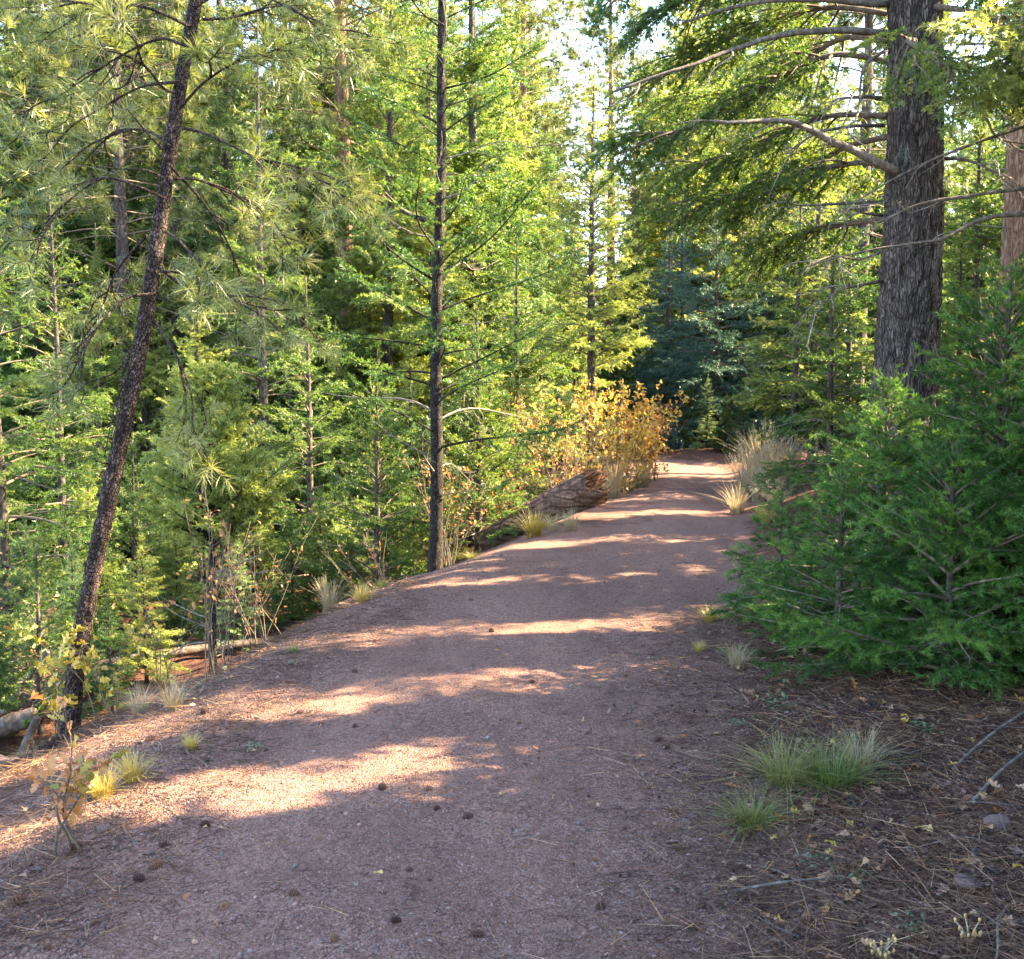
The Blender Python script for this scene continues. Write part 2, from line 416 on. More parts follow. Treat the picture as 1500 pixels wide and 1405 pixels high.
# how much crushed granite covers the ground: all of the path, spilling down the left bank
spill = np.where(U < 0, smooth((inside + 1.5) / 1.5) * np.where(Y < 12, 1, 0.6), smooth((inside + 0.75) / 1.1))
nx, ny = len(gx), len(gy)
V = np.stack([X, Y, Z], -1).reshape(-1, 3)
q = (np.arange(ny - 1)[:, None] * nx + np.arange(nx - 1)[None, :]).ravel()
quad_in = (inside[:-1, :-1] + inside[1:, 1:]).ravel() > 0
for nm, sel in (('path', quad_in), ('ground', ~quad_in)):
    qq = q[sel]
    F = np.concatenate([np.stack([qq, qq + 1, qq + nx + 1], -1), np.stack([qq, qq + nx + 1, qq + nx], -1)])
    used, inv = np.unique(F, return_inverse=True)
    g = Geo(); g.add(V[used], inv.reshape(-1, 3), 0, spill.ravel()[used])
    tag(link(nm, g.mesh(nm, M_PATH if nm == 'path' else M_GROUND)), kind='structure')

# ------------------------------------------------------------------ branches of conifers
def poly(base, D, L, n, bend):
    """M polylines: base (M,3), direction D, length L, end offset bend*L"""
    u = np.linspace(0, 1, n)[None, :, None]
    return base[:, None, :] + (D[:, None, :] * u + bend[:, None, :] * u * u) * L[:, None, None]

def interp_poly(P, t):
    n = len(P); f = np.clip(t, 0, 1) * (n - 1); i = np.minimum(f.astype(int), n - 2); w = (f - i)[:, None]
    return P[i] * (1 - w) + P[i + 1] * w, unit(P[i + 1] - P[i])

LOD = {'near': dict(sp=0.0016, nl=0.029, nw=0.0042), 'mid': dict(sp=0.0042, nl=0.038, nw=0.0100), 'far': dict(sp=0.0115, nl=0.075, nw=0.026)}

def fir_branch(L, seed, lod='mid', rise=0.25, droop=0.42, bare=0.14, lat_k=0.42, lat_sp=0.075, sec_sp=0.055, ang=52, rust=0.0, r0=None, density=1.0, flat=0.6, rk=0.010):
    rng = np.random.default_rng(seed)
    s = np.linspace(0, 1, 12)
    wy = rng.normal(0, 0.05, 2); P = np.stack([L * s, L * (wy[0] * np.sin(s * 5) + wy[1] * s * s), L * (rise * s - droop * s * s + 0.14 * s ** 4)], -1)
    wood, nd = Geo(), Geo()
    r0 = r0 or 0.004 + rk * L
    wood.add(*tubes(P, np.interp(s, [0, 1], [r0, 0.0016])[None] if P.ndim == 3 else np.interp(s, [0, 1], [r0, 0.0016]), 5 if lod != 'far' else 3))
    nl_ = max(4, int((1 - bare) * L / lat_sp))
    t = bare + (1 - bare) * (np.arange(nl_) + rng.uniform(-0.3, 0.3, nl_) + 0.3) / nl_
    t = np.clip(t, bare, 0.985)
    side = np.where(np.arange(nl_) % 2 == 0, 1.0, -1.0)
    b, T = interp_poly(P, t)
    shape = np.minimum(1, 0.35 + (t - bare) * 3.0) * (1 - t) ** 0.72
    ll = np.clip(lat_k * L * shape * rng.uniform(0.6, 1.15, nl_), 0.05, 0.75)
    a = np.radians(ang + rng.normal(0, 9, nl_))
    Yv = np.array([[0, 1.0, 0]])
    D = unit(T * np.cos(a)[:, None] + Yv * (side * np.sin(a))[:, None] + np.array([[0, 0, 1.0]]) * rng.normal(0.02, 0.22, nl_)[:, None])
    bend = 0.22 * T + np.array([[0, 0, 1.0]]) * rng.uniform(-0.34, 0.02, nl_)[:, None]
    LP = poly(b, D, ll, 5, bend)
    tl = np.clip(0.45 + 0.25 * (t - 0.5) + rng.normal(0, 0.16, nl_), 0, 1)
    rl = np.stack([0.0010 + 0.0055 * ll, 0.0009 + 0.0048 * ll, 0.0008 + 0.0035 * ll, 0.0008 + 0.002 * ll, np.full(nl_, 0.0008)], -1)
    if lod != 'far': wood.add(*tubes(LP, rl, 3))
    # second order
    cnt = np.maximum(1, (ll * 0.85 / sec_sp).astype(int)); idx = np.repeat(np.arange(nl_), cnt)
    M = len(idx); k = np.concatenate([np.arange(c) for c in cnt])
    u = 0.16 + 0.80 * (k + rng.uniform(0.1, 0.9, M)) / cnt[idx]
    f = np.clip(u, 0, 0.999) * 4; i0 = f.astype(int); w = (f - i0)[:, None]
    sb = LP[idx, i0] * (1 - w) + LP[idx, i0 + 1] * w
    ST = unit(LP[idx, i0 + 1] - LP[idx, i0])
    sl = np.clip((0.07 + 0.40 * ll[idx] * (1 - u)) * rng.uniform(0.7, 1.2, M), 0.028, 0.26)
    up = np.array([[0, 0, 1.0]])
    SS = unit(np.cross(up, ST) + 1e-6)
    sa = np.radians(48 + rng.normal(0, 10, M)); sg = np.where(k % 2 == 0, 1.0, -1.0)
    SD = unit(ST * np.cos(sa)[:, None] + SS * (sg * np.sin(sa))[:, None] + up * rng.normal(0.05, 0.38, M)[:, None])
    SP = poly(sb, SD, sl, 3, 0.15 * ST - up * rng.uniform(0, 0.25, M)[:, None])
    if lod == 'near': wood.add(*tubes(SP, np.stack([0.0012 + 0.003 * sl, 0.001 + 0.001 * sl, np.full(M, 0.0006)], -1), 3))
    ts = np.clip(tl[idx] + rng.normal(0, 0.08, M), 0, 1)
    p0 = np.concatenate([LP[:, 1:-1].reshape(-1, 3), SP[:, :-1].reshape(-1, 3), P[7:-1]])
    p1 = np.concatenate([LP[:, 2:].reshape(-1, 3), SP[:, 1:].reshape(-1, 3), P[8:]])
    tt = np.concatenate([(tl[:, None] + np.array([[-0.15, -0.05, 0.12]])).ravel(), (ts[:, None] + np.array([[-0.12, 0.14]])).ravel(), np.full(4, 0.6)])
    if rust: tt = np.where(rng.random(len(tt)) < rust, 1.0, tt * 0.93)
    else: tt = tt * 0.9
    c = LOD[lod]
    nd.add(*(lambda r: (r[0], r[1], 0, r[2]))(needles(p0, p1, c['sp'] / density, c['nl'], c['nw'], rng, 30, 78, flat, tt)))
    return wood, nd, L

def pine_branch(L, seed, lod='near', droop=0.5, forks=4, rise=0.15):
    rng = np.random.default_rng(seed)
    s = np.linspace(0, 1, 12)
    P = np.stack([L * s, L * (0.10 * np.sin(s * 4 + rng.uniform(0, 6)) - 0.1 * np.sin(0)), L * (rise * s - droop * s ** 2 + 0.25 * s ** 5)], -1)
    P[:, 1] -= P[0, 1]
    wood, nd = Geo(), Geo()
    wood.add(*tubes(P, np.interp(s, [0, 1], [0.005 + 0.008 * L, 0.0032]), 5))
    ends = [(P[-1], unit(P[-1] - P[-2]))]
    t = rng.uniform(0.35, 0.95, forks); b, T = interp_poly(P, t)
    sg = np.where(np.arange(forks) % 2 == 0, 1.0, -1.0)
    D = unit(T * 0.7 + np.array([[0, 1.0, 0]]) * sg[:, None] * rng.uniform(0.4, 0.9, (forks, 1)) + np.array([[0, 0, 1.0]]) * rng.normal(0, 0.3, (forks, 1)))
    ll = L * rng.uniform(0.16, 0.42, forks)
    LP = poly(b, D, ll, 6, np.array([[0, 0, 1.0]]) * rng.uniform(-0.55, 0.5, (forks, 1)))
    wood.add(*tubes(LP, np.linspace(0.0042, 0.0026, 6)[None] * np.ones((forks, 1)), 4))
    for q_ in LP: ends.append((q_[-1], unit(q_[-1] - q_[-2])))
    c = {'near': (40, 0.165, 0.0046), 'far': (46, 0.21, 0.016)}[lod]
    for p, d in ends:
        p0 = (p - d * rng.uniform(0.05, 0.10))[None]; p1 = (p + d * 0.03)[None]
        n = int(c[0] * rng.uniform(0.7, 1.2)); ln = float(np.linalg.norm(p1 - p0))
        v, f, tt = needles(p0, p1, ln / n, c[1], c[2], rng, 12, 85, 1.0, np.array([np.clip(rng.normal(0.5, 0.28), 0, 1)]))
        if lod == 'near' and len(f):     # bend each needle: a mid point pulled down a little
            v3 = v.reshape(-1, 3, 3); mid = (v3[:, 0] + v3[:, 1]) / 2 * 0.45 + v3[:, 2] * 0.55 + np.array([0, 0, 0.010])
            half = (v3[:, 1] - v3[:, 0]) * 0.38
            vv = np.stack([v3[:, 0], v3[:, 1], mid + half, mid - half, v3[:, 2]], 1).reshape(-1, 3)
            k5 = np.arange(len(v3))[:, None] * 5
            f = np.concatenate([k5 + np.array([[0, 1, 2]]), k5 + np.array([[0, 2, 3]]), k5 + np.array([[3, 2, 4]])])
            v, tt = vv, np.repeat(tt[::3], 5)
        nd.add(v, f, 0, tt)
    return wood, nd, L

def dead_branch(L, seed, r0=None, twigs=9, curve=0.25):
    rng = np.random.default_rng(seed)
    s = np.linspace(0, 1, 10)
    P = np.stack([L * s, L * (rng.normal(0, 0.07) * np.sin(s * 6) + rng.normal(0, 0.12) * s ** 2), L * (0.1 * s - curve * s ** 2 + rng.normal(0, 0.03) * np.sin(s * 7))], -1)
    wood = Geo()
    wood.add(*tubes(P, np.interp(s, [0, 1], [r0 or 0.003 + 0.008 * L, 0.0015]), 5))
    if twigs:
        t = rng.uniform(0.2, 0.98, twigs); b, T = interp_poly(P, t)
        D = unit(T * 0.8 + rng.normal(0, 0.6, (twigs, 3)))
        LP = poly(b, D, L * rng.uniform(0.12, 0.4, twigs) * (1.1 - t), 5, rng.normal(0, 0.25, (twigs, 3)) + np.array([[0, 0, -0.15]]))
        wood.add(*tubes(LP, np.linspace(0.0026, 0.001, 5)[None] * np.ones((twigs, 1)) * (0.7 + 0.4 * L), 3))
    return wood, None, L

def xf(M, v):
    M = np.array(M); return v @ M[:3, :3].T + M[:3, 3]

def bmat(p, az, pitch, roll, s):
    return Matrix.Translation(Vector(p)) @ Matrix.Rotation(az, 4, 'Z') @ Matrix.Rotation(-pitch, 4, 'Y') @ Matrix.Rotation(roll, 4, 'X') @ Matrix.Scale(s, 4)

class Lib:
    """a set of branch templates of several lengths; keeps the arrays and, when asked, shared mesh data"""
    def __init__(s, name, fn, lengths, per, wood_mat, nd_mat, seed, **kw):
        s.name, s.wm, s.nm = name, wood_mat, nd_mat
        s.T = []
        for i, L in enumerate(lengths):
            for j in range(per):
                w, n, _ = fn(L, seed + 17 * i + 101 * j, **kw)
                s.T.append([L, w, n, None, None])
    def pick(s, L, rng):
        best = min(abs(math.log(t[0] / L)) for t in s.T)
        c = [i for i, t in enumerate(s.T) if abs(math.log(t[0] / L)) < best + 0.02]
        i = c[int(rng.integers(len(c)))]
        return i, L / s.T[i][0]
    def meshes(s, i):
        t = s.T[i]
        if t[3] is None:
            t[3] = t[1].mesh(s.name + '_wood', s.wm)
            t[4] = t[2].mesh(s.name + '_needles', s.nm, False) if t[2] else None
        return t[3], t[4]

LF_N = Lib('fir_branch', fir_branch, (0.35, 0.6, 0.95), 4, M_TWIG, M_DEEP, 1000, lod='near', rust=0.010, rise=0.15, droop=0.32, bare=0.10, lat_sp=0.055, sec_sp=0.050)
LF_M = Lib('fir_branch', fir_branch, (0.5, 1.0, 1.8), 3, M_TWIG, M_FIR, 2000, lod='mid', rust=0.01)
LF_U = Lib('old_fir_branch', fir_branch, (0.5, 0.9), 4, M_TWIG, M_FIR, 2300, lod='mid', rust=0.03, droop=0.6, lat_sp=0.06)
LF_R = Lib('golden_tipped_branch', fir_branch, (0.5, 0.9), 4, M_TWIG, M_FIRB, 2400, lod='mid', rust=0.16, droop=0.5)
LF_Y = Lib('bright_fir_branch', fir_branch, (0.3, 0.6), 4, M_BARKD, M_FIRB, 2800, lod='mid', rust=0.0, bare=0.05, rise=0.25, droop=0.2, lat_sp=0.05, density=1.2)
LF_C = Lib('sparse_fir_branch', fir_branch, (0.5, 1.0, 1.6), 4, M_BARKD, M_DARK, 2500, lod='mid', rust=0.02, bare=0.26, rise=0.10, droop=0.16, lat_k=0.36, lat_sp=0.075, density=0.95, rk=0.0062)
LF_S = Lib('small_fir_branch', fir_branch, (0.3, 0.6, 1.0), 3, M_TWIG, M_FIR, 2700, lod='mid', rust=0.01, bare=0.08, rise=0.2, droop=0.25, lat_sp=0.06)
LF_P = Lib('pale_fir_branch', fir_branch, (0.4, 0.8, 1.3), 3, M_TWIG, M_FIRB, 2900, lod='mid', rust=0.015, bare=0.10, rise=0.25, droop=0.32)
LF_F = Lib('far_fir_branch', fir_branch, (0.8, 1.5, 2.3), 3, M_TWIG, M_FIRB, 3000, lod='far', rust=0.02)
LF_G = Lib('far_green_branch', fir_branch, (0.8, 1.5, 2.3), 3, M_TWIG, M_FIR, 3100, lod='far', rust=0.01)
LSPR = Lib('spruce_branch', fir_branch, (0.5, 1.0, 1.7), 3, M_TWIG, M_SPR, 4000, lod='mid', rise=0.05, droop=0.25, bare=0.08, density=0.85, flat=1.0)
LPIN = Lib('pine_branch', pine_branch, (0.5, 0.9, 1.4), 4, M_BARKP, M_PINE, 5000, lod='near')
LPIF = Lib('far_pine_branch', pine_branch, (1.0, 2.0), 4, M_BARKR, M_PINE, 5200, lod='far', forks=10)
LDEAD = Lib('dead_branch', dead_branch, (0.4, 0.8, 1.4), 5, M_DEADW, None, 6000)

def trunk_geo(P, R, k, bark, seed, taper_detail=1.0, lobes=0.0, fis=(9.0, 2.2)):
    """trunk tube with furrowed bark as real relief"""
    g = Geo(); v, f = tubes(P, R, k)
    n = len(P)
    vv = v.reshape(n, k, 3); c = np.asarray(P)[:, None, :]
    rad = vv - c; r = np.linalg.norm(rad, axis=-1, keepdims=True); nrm = rad / np.maximum(r, 1e-6)
    ang = np.arctan2(nrm[..., 1], nrm[..., 0]); h = np.cumsum(np.r_[0, np.linalg.norm(np.diff(P, axis=0), axis=1)])[:, None] + 0 * ang
    rr = float(np.mean(R))
    a, b = np.cos(ang) * rr, np.sin(ang) * rr
    wx = 0.25 * noise3(a * fis[0] * .6, b * fis[0] * .6, h * fis[1] * 1.3, seed + 5) / fis[0]
    n1 = 1 - np.abs(noise3((a + wx) * fis[0], (b + wx) * fis[0], h * fis[1], seed))
    n2 = 1 - np.abs(noise3(a * fis[0] * 2.3, b * fis[0] * 2.3, h * fis[1] * 2.6, seed + 1))
    n3 = noise3(a * 60, b * 60, h * 30, seed + 2)
    furrow = smooth((n1 - 0.72) / 0.25) * 0.75 + smooth((n2 - 0.75) / 0.25) * 0.4
    d = bark * (0.5 - furrow + 0.25 * n3)
    if lobes: d = d + lobes * noise3(np.cos(ang) * 1.3, np.sin(ang) * 1.3, h * 0.6, seed + 3)
    vv = vv + nrm * d[..., None]
    g.add(vv.reshape(-1, 3), f, 0, 0.5)
    return g

def trunk_simple(H, r0, r1, seed, k=9, n=14, sway=0.08):
    rng = np.random.default_rng(seed)
    s = np.linspace(0, 1, n)
    P = np.stack([sway * np.sin(s * 3 + rng.uniform(0, 6)) - 0, sway * np.sin(s * 2.5 + rng.uniform(0, 6)), H * s], -1); P[:, :2] -= P[0, :2]
    P[0, 2] = -0.35
    R = r0 * (1 - s) + r1 * s; R[0] *= 1.25
    return P, R

def plan_fir(H, R, base, nb, seed, top_pitch=55, low_pitch=-5, power=0.85, jitter=0.2, minL=0.12, round_=0.0):
    """heights, azimuths, pitches, lengths of a conifer's branches (heights fraction base..1)"""
    rng = np.random.default_rng(seed)
    t = np.sort(rng.random(nb)) ** 0.92
    z = base * H + (H * 0.97 - base * H) * t
    prof = (1 - t) ** power
    if round_: prof = prof * (1 - round_ * (1 - smooth(t / 0.35)))
    L = np.maximum(minL, R * prof * rng.uniform(1 - jitter * 1.6, 1 + jitter, nb))
    az = (np.arange(nb) * 2.39996 + rng.normal(0, 0.5, nb)) % (2 * PI)
    pit = np.radians(low_pitch + (top_pitch - low_pitch) * t ** 1.3 + rng.normal(0, 7, nb))
    return list(zip(z, az, pit, L)), rng

def make_fir(name, label, cat, loc, H, R, base, nb, lib, seed, r0, bark=None, mode='objects', group=None, rz=0, dead=0, trunk_k=14, **kw):
    t = thing(name, label, cat, loc, rz, group)
    P, Rr = trunk_simple(H, r0, 0.006, seed, trunk_k, 24, 0.02 * H * 0.3)
    link('trunk', trunk_geo(P, Rr, trunk_k, r0 * 0.12, seed).mesh('trunk', bark or M_BARKY), t)
    br, rng = plan_fir(H, R, base, nb, seed, **kw)
    W_, N_ = Geo(), Geo()
    ch = []
    for z, az, pit, L in br:
        c = np.array([np.interp(z, P[:, 2], P[:, 0]), np.interp(z, P[:, 2], P[:, 1]), z])
        i, s = lib.pick(L, rng)
        m = bmat(c, az, pit, rng.normal(0, 0.25), s)
        if mode == 'objects':
            wm, nm = lib.meshes(i)
            b = link('branch', wm, t, mat=m)
            if nm: link('needles', nm, b)
        else:
            v, f, tt = lib.T[i][1].arrays(); W_.add(xf(m, v), f, 0, tt)
            v, f, tt = lib.T[i][2].arrays(); N_.add(xf(m, v), f, 0, np.clip(tt + rng.normal(0, 0.1), 0, 1) if True else tt)
    for _ in range(dead):
        z = rng.uniform(0.06, max(base, 0.3)) * H
        c = np.array([np.interp(z, P[:, 2], P[:, 0]), np.interp(z, P[:, 2], P[:, 1]), z])
        i, s = LDEAD.pick(R * rng.uniform(0.3, 0.75), rng)
        m = bmat(c, rng.uniform(0, 2 * PI), rng.normal(0.05, 0.25), rng.uniform(0, 6), s)
        if mode == 'objects': link('dead_branch', LDEAD.meshes(i)[0], t, mat=m)
        else:
            v, f, tt = LDEAD.T[i][1].arrays(); W_.add(xf(m, v), f, 0, tt)
    if mode != 'objects':
        b = link('branches', W_.mesh('branches', M_TWIG), t); b['kind'] = 'stuff'
        n = link('crown', N_.mesh('crown', lib.nm, False), t); n['kind'] = 'stuff'
        ch = [(t_, []) for t_ in t.children]
    return t

# ------------------------------------------------------------------ the leaning pine on the left
def limb(root, pts, r0, r1, mat, name='branch', k=7, sub=4):
    """a woody limb through world points, as a part of root; returns its fine polyline in root space"""
    pts = np.array(pts) - np.array(root.location)
    n = len(pts); s = np.linspace(0, n - 1, (n - 1) * sub + 1)
    i = np.minimum(s.astype(int), n - 2); w = (s - i)[:, None]
    pm = np.concatenate([pts[:1] * 2 - pts[1:2], pts, pts[-1:] * 2 - pts[-2:-1]])
    a, b, c, d = pm[i], pm[i + 1], pm[i + 2], pm[i + 3]
    P = 0.5 * (2 * b + (c - a) * w + (2 * a - 5 * b + 4 * c - d) * w ** 2 + (3 * b - a - 3 * c + d) * w ** 3)
    sed = int(abs(P[0, 0] * 997 + P[0, 2] * 331)) % 9999
    P = P + 0.35 * r0 * np.stack([noise3(s * 1.7, 0.5, 1, sed), noise3(s * 1.7, 2.5, 1, sed), noise3(s * 1.7, 4.5, 1, sed)], -1) * np.minimum(1, s)[:, None]
    g = Geo(); R = np.linspace(r0, r1, len(P)) * (1 + 0.12 * noise3(s * 2.5, 9.5, 1, sed))
    v, f = tubes(P, R, k); g.add(v, f)
    o = link(name, g.mesh(name, mat), root)
    return o, P

def dress(o, P, lib, n, L0, L1, seed, t0=0.3, spread=0.9, pitch=0.0):
    """sprays of foliage along limb o: wood joins the limb's twigs, needles become its sub-part"""
    rng = np.random.default_rng(seed); Wd, Nd = Geo(), Geo()
    for q_ in range(n):
        t = t0 + (1 - t0) * (q_ + rng.uniform(0.2, 0.9)) / n
        p, T = interp_poly(P, np.array([min(t, 0.999)])); T = T[0]
        az = math.atan2(T[1], T[0]) + (1 if q_ % 2 else -1) * rng.uniform(0.3, 1.0) * spread * (1.15 - t * 0.8)
        i, s = lib.pick(rng.uniform(L0, L1) * (1.15 - 0.4 * t), rng)
        m = bmat(p[0], az, math.asin(np.clip(T[2], -1, 1)) * 0.6 + pitch + rng.normal(0, 0.22), rng.normal(0, 0.4), s)
        v, f, tt = lib.T[i][1].arrays(); Wd.add(xf(m, v), f, 0, tt)
        if lib.T[i][2]:
            v, f, tt = lib.T[i][2].arrays(); Nd.add(xf(m, v), f, 0, tt)
    if Wd.v: tag(link('twigs', Wd.mesh('twigs', lib.wm), o), kind='stuff')
    if Nd.v: tag(link('needles', Nd.mesh('needles', lib.nm, False), o), kind='stuff')

D1 = 6.2
bx, by, bz = at(103, D1)
pine = thing('leaning_pine', 'slender dark pine leaning to the right over the left bank of the path', 'pine tree', (bx, by, bz))
pp = [(100, 1075), (106, 1010), (119, 930), (136, 840), (153, 760), (173, 665), (192, 580), (206, 510), (218, 440), (230, 360), (241, 280), (252, 200), (265, 120), (278, 50), (291, -20)]
TP = np.array([W(x, y, D1 + 0.02 * i) for i, (x, y) in enumerate(pp)])
ext = [TP[-1] + np.array([0.055, 0.03, 0.30]) * k for k in (1, 3, 6, 9)]
TP = np.concatenate([[TP[0] - np.array([0.02, 0, 0.25])], TP, ext]) - np.array(pine.location)
s_ = np.linspace(0, len(TP) - 1, 330); i_ = np.arange(len(TP))
TPf = np.stack([np.interp(s_, i_, TP[:, a]) for a in range(3)], -1)
ker = np.ones(25) / 25
TPf = np.stack([np.convolve(np.pad(TPf[:, a], 12, mode='reflect', reflect_type='odd'), ker, 'valid') for a in range(3)], -1)
hh = TPf[:, 2]
TR = np.interp(hh, [-0.3, 0.0, 0.35, 2.0, 4.2, 7.0], [0.085, 0.062, 0.050, 0.042, 0.033, 0.010])
link('trunk', trunk_geo(TPf, TR, 34, 0.011, 21, fis=(42.0, 16.0)).mesh('trunk', M_BARKP), pine)
pbr = [  # live limbs: pixel, pixel, ... with the depth change of the tip
    ([(268, 66), (235, 57), (190, 75), (140, 105), (75, 148)], 0.3, 11), ([(256, 136), (238, 128), (205, 92), (170, 112)], -0.4, 7),
    ([(296, 28), (340, 26), (385, 12), (420, -20)], 0.4, 8), ([(268, 188), (300, 195), (335, 212), (380, 232), (440, 247), (478, 275), (494, 320)], -0.35, 13),
    ([(254, 262), (285, 262), (318, 275), (370, 298), (400, 330)], 0.5, 11), ([(243, 340), (262, 352), (278, 372), (285, 400)], -0.5, 6),
    ([(234, 397), (262, 399), (300, 412), (335, 432), (352, 470)], -0.2, 9), ([(215, 345), (190, 372), (168, 402), (150, 450), (140, 475)], 0.3, 8),
    ([(226, 470), (245, 500), (268, 540), (282, 590), (280, 640)], -0.4, 8), ([(240, 290), (205, 275), (150, 262), (95, 300), (60, 350)], -0.4, 10),
    ([(262, 160), (300, 120), (350, 90), (420, 70)], -0.6, 11), ([(250, 215), (210, 190), (160, 200), (120, 240)], 0.6, 8),
    ([(246, 240), (300, 300), (340, 370), (360, 440)], 0.7, 11), ([(280, 40), (210, 10), (120, 5), (30, -20)], -0.5, 11),
    ([(262, 120), (200, 130), (110, 180), (40, 200)], 0.8, 9), ([(230, 390), (290, 430), (400, 440), (470, 500)], 0.6, 12),
    ([(225, 430), (180, 440), (130, 500), (120, 540)], -0.3, 6), ([(285, 10), (350, -20), (440, 20), (510, 50)], -0.3, 9)]
for q_, (pts, dd, n) in enumerate(pbr):
    w = [W(x, y, D1 + 0.12 + dd * i / (len(pts) - 1)) for i, (x, y) in enumerate(pts)]
    o, P = limb(pine, w, 0.0095, 0.0035, M_BARKP)
    dress(o, P, LPIN, max(3, int(n * 0.55)), 0.24, 0.5, 700 + q_, 0.35, 1.0, -0.12)
for q_, (pts, dd) in enumerate([([(235, 258), (215, 250), (180, 248), (140, 243)], -0.1), ([(241, 222), (215, 195), (195, 170), (186, 160)], -0.2), ([(180, 545), (172, 600), (160, 650)], -0.1), ([(160, 680), (150, 678), (138, 672)], -0.15),
                                ([(186, 520), (178, 560), (176, 580), (172, 610)], -0.1), ([(212, 470), (175, 540), (130, 560), (100, 575)], 0.3), ([(222, 470), (200, 520), (170, 590), (153, 670)], -0.25)]):
    limb(pine, [W(x, y, D1 + 0.1 + dd * i / (len(pts) - 1)) for i, (x, y) in enumerate(pts)], 0.007, 0.0025, M_BARKP, 'dead_branch', 5)
for q_ in range(16):      # the top of the tree, above the photograph
    rng = np.random.default_rng(900 + q_); h_ = 4.3 + q_ * 0.16
    c = np.array([np.interp(h_, hh, TPf[:, 0]), np.interp(h_, hh, TPf[:, 1]), h_])
    i, s = LPIN.pick(rng.uniform(0.5, 1.0), rng); wm, nm = LPIN.meshes(i)
    b = link('branch', wm, pine, mat=bmat(c, q_ * 2.4, 0.3, 0, s)); link('needles', nm, b)

# ------------------------------------------------------------------ the sparse fir in the middle
cl = at(637, 10.6)
mid = thing('young_fir', 'tall sparse young fir with upswept bare branches beside the left path edge', 'fir tree', cl)
H2 = 9.2
mp_ = np.array([W(x, y, 10.6) for x, y in [(637, 805), (638, 700), (640, 560), (641, 420), (644, 250), (648, 80), (650, -40)]]) - np.array(cl)
zz = np.linspace(-0.3, H2, 300)
MP = np.stack([np.interp(zz, mp_[:, 2], mp_[:, 0]), 0 * zz, zz], -1)
MP[:, 0] = np.convolve(np.pad(MP[:, 0], 15, mode='edge'), np.ones(31) / 31, 'valid') + 0.012 * np.sin(zz * 2.1)
MP[:, 1] = 0.015 * np.sin(zz * 1.7)
MR = np.interp(zz, [-0.3, 0, 0.4, 2.7, 5.2, 9.2], [0.10, 0.078, 0.062, 0.052, 0.036, 0.006])
link('trunk', trunk_geo(MP, MR, 26, 0.006, 31, fis=(30, 9)).mesh('trunk', M_BARKD), mid)
rng = np.random.default_rng(77)
for q_ in range(104):
    z = 0.75 + (H2 - 1.0) * (q_ / 104) ** 0.95 + rng.normal(0, 0.03)
    tt = z / H2
    L = (1.75 if z > 1.2 else 1.1) * (1 - tt) ** 0.75 * rng.uniform(0.55, 1.12) + 0.12
    az = q_ * 2.39996 + rng.normal(0, 0.3)
    c = np.array([np.interp(z, zz, MP[:, 0]), np.interp(z, zz, MP[:, 1]), z])
    pitch = math.radians(rng.normal(13 + 18 * tt, 9))
    if rng.random() < 0.2:
        i, s = LDEAD.pick(L * 0.8, rng); link('dead_branch', LDEAD.meshes(i)[0], mid, mat=bmat(c, az, pitch, rng.uniform(0, 6), s)); continue
    i, s = LF_C.pick(L, rng); wm, nm = LF_C.meshes(i)
    b = link('branch', wm, mid, mat=bmat(c, az, pitch, rng.normal(0, 0.2), s)); link('needles', nm, b)
o, P = limb(mid, [W(x, y, 10.6 - 0.1 * i) for i, (x, y) in enumerate([(637, 326), (610, 318), (580, 303), (556, 286), (530, 265), (500, 252)])], 0.03, 0.009, M_BARKY)
dress(o, P, LF_M, 11, 0.45, 0.75, 811, 0.25)

# ------------------------------------------------------------------ the big old fir on the right and its neighbour
DB = 8.6
bl = at(1318, DB)
big = thing('old_fir', 'massive old fir with deeply furrowed grey bark right of the path', 'fir tree', bl)
bp = np.array([W(x, y, DB) for x, y in [(1316, 740), (1322, 620), (1331, 480), (1336, 360), (1339, 240), (1340, 120), (1339, 0), (1338, -120)]]) - np.array(bl)
zz = np.linspace(-0.3, 11.0, 420)
BP = np.stack([np.interp(zz, bp[:, 2], bp[:, 0]), 0 * zz, zz], -1)
BP[:, 0] = np.convolve(np.pad(BP[:, 0], 20, mode='edge'), np.ones(41) / 41, 'valid')
BR = np.interp(zz, [-0.3, 0.0, 0.5, 1.4, 3.2, 4.4, 11], [0.37, 0.30, 0.265, 0.236, 0.205, 0.186, 0.06])
link('trunk', trunk_geo(BP, BR, 150, 0.028, 41, lobes=0.016, fis=(22.0, 5.0)).mesh('trunk', M_BARKF), big)
def pxl(pts, d0, d1): return [W(x, y, d0 + (d1 - d0) * i / (len(pts) - 1)) for i, (x, y) in enumerate(pts)]
o, P = limb(big, pxl([(1312, 252), (1280, 236), (1235, 214), (1190, 192), (1160, 180), (1125, 177), (1085, 178), (1045, 179)], DB - 0.2, DB - 1.0), 0.036, 0.010, M_DEADW, 'dead_branch', 9)
dress(o, P, LDEAD, 5, 0.2, 0.5, 820, 0.55, 1.2, -0.2)
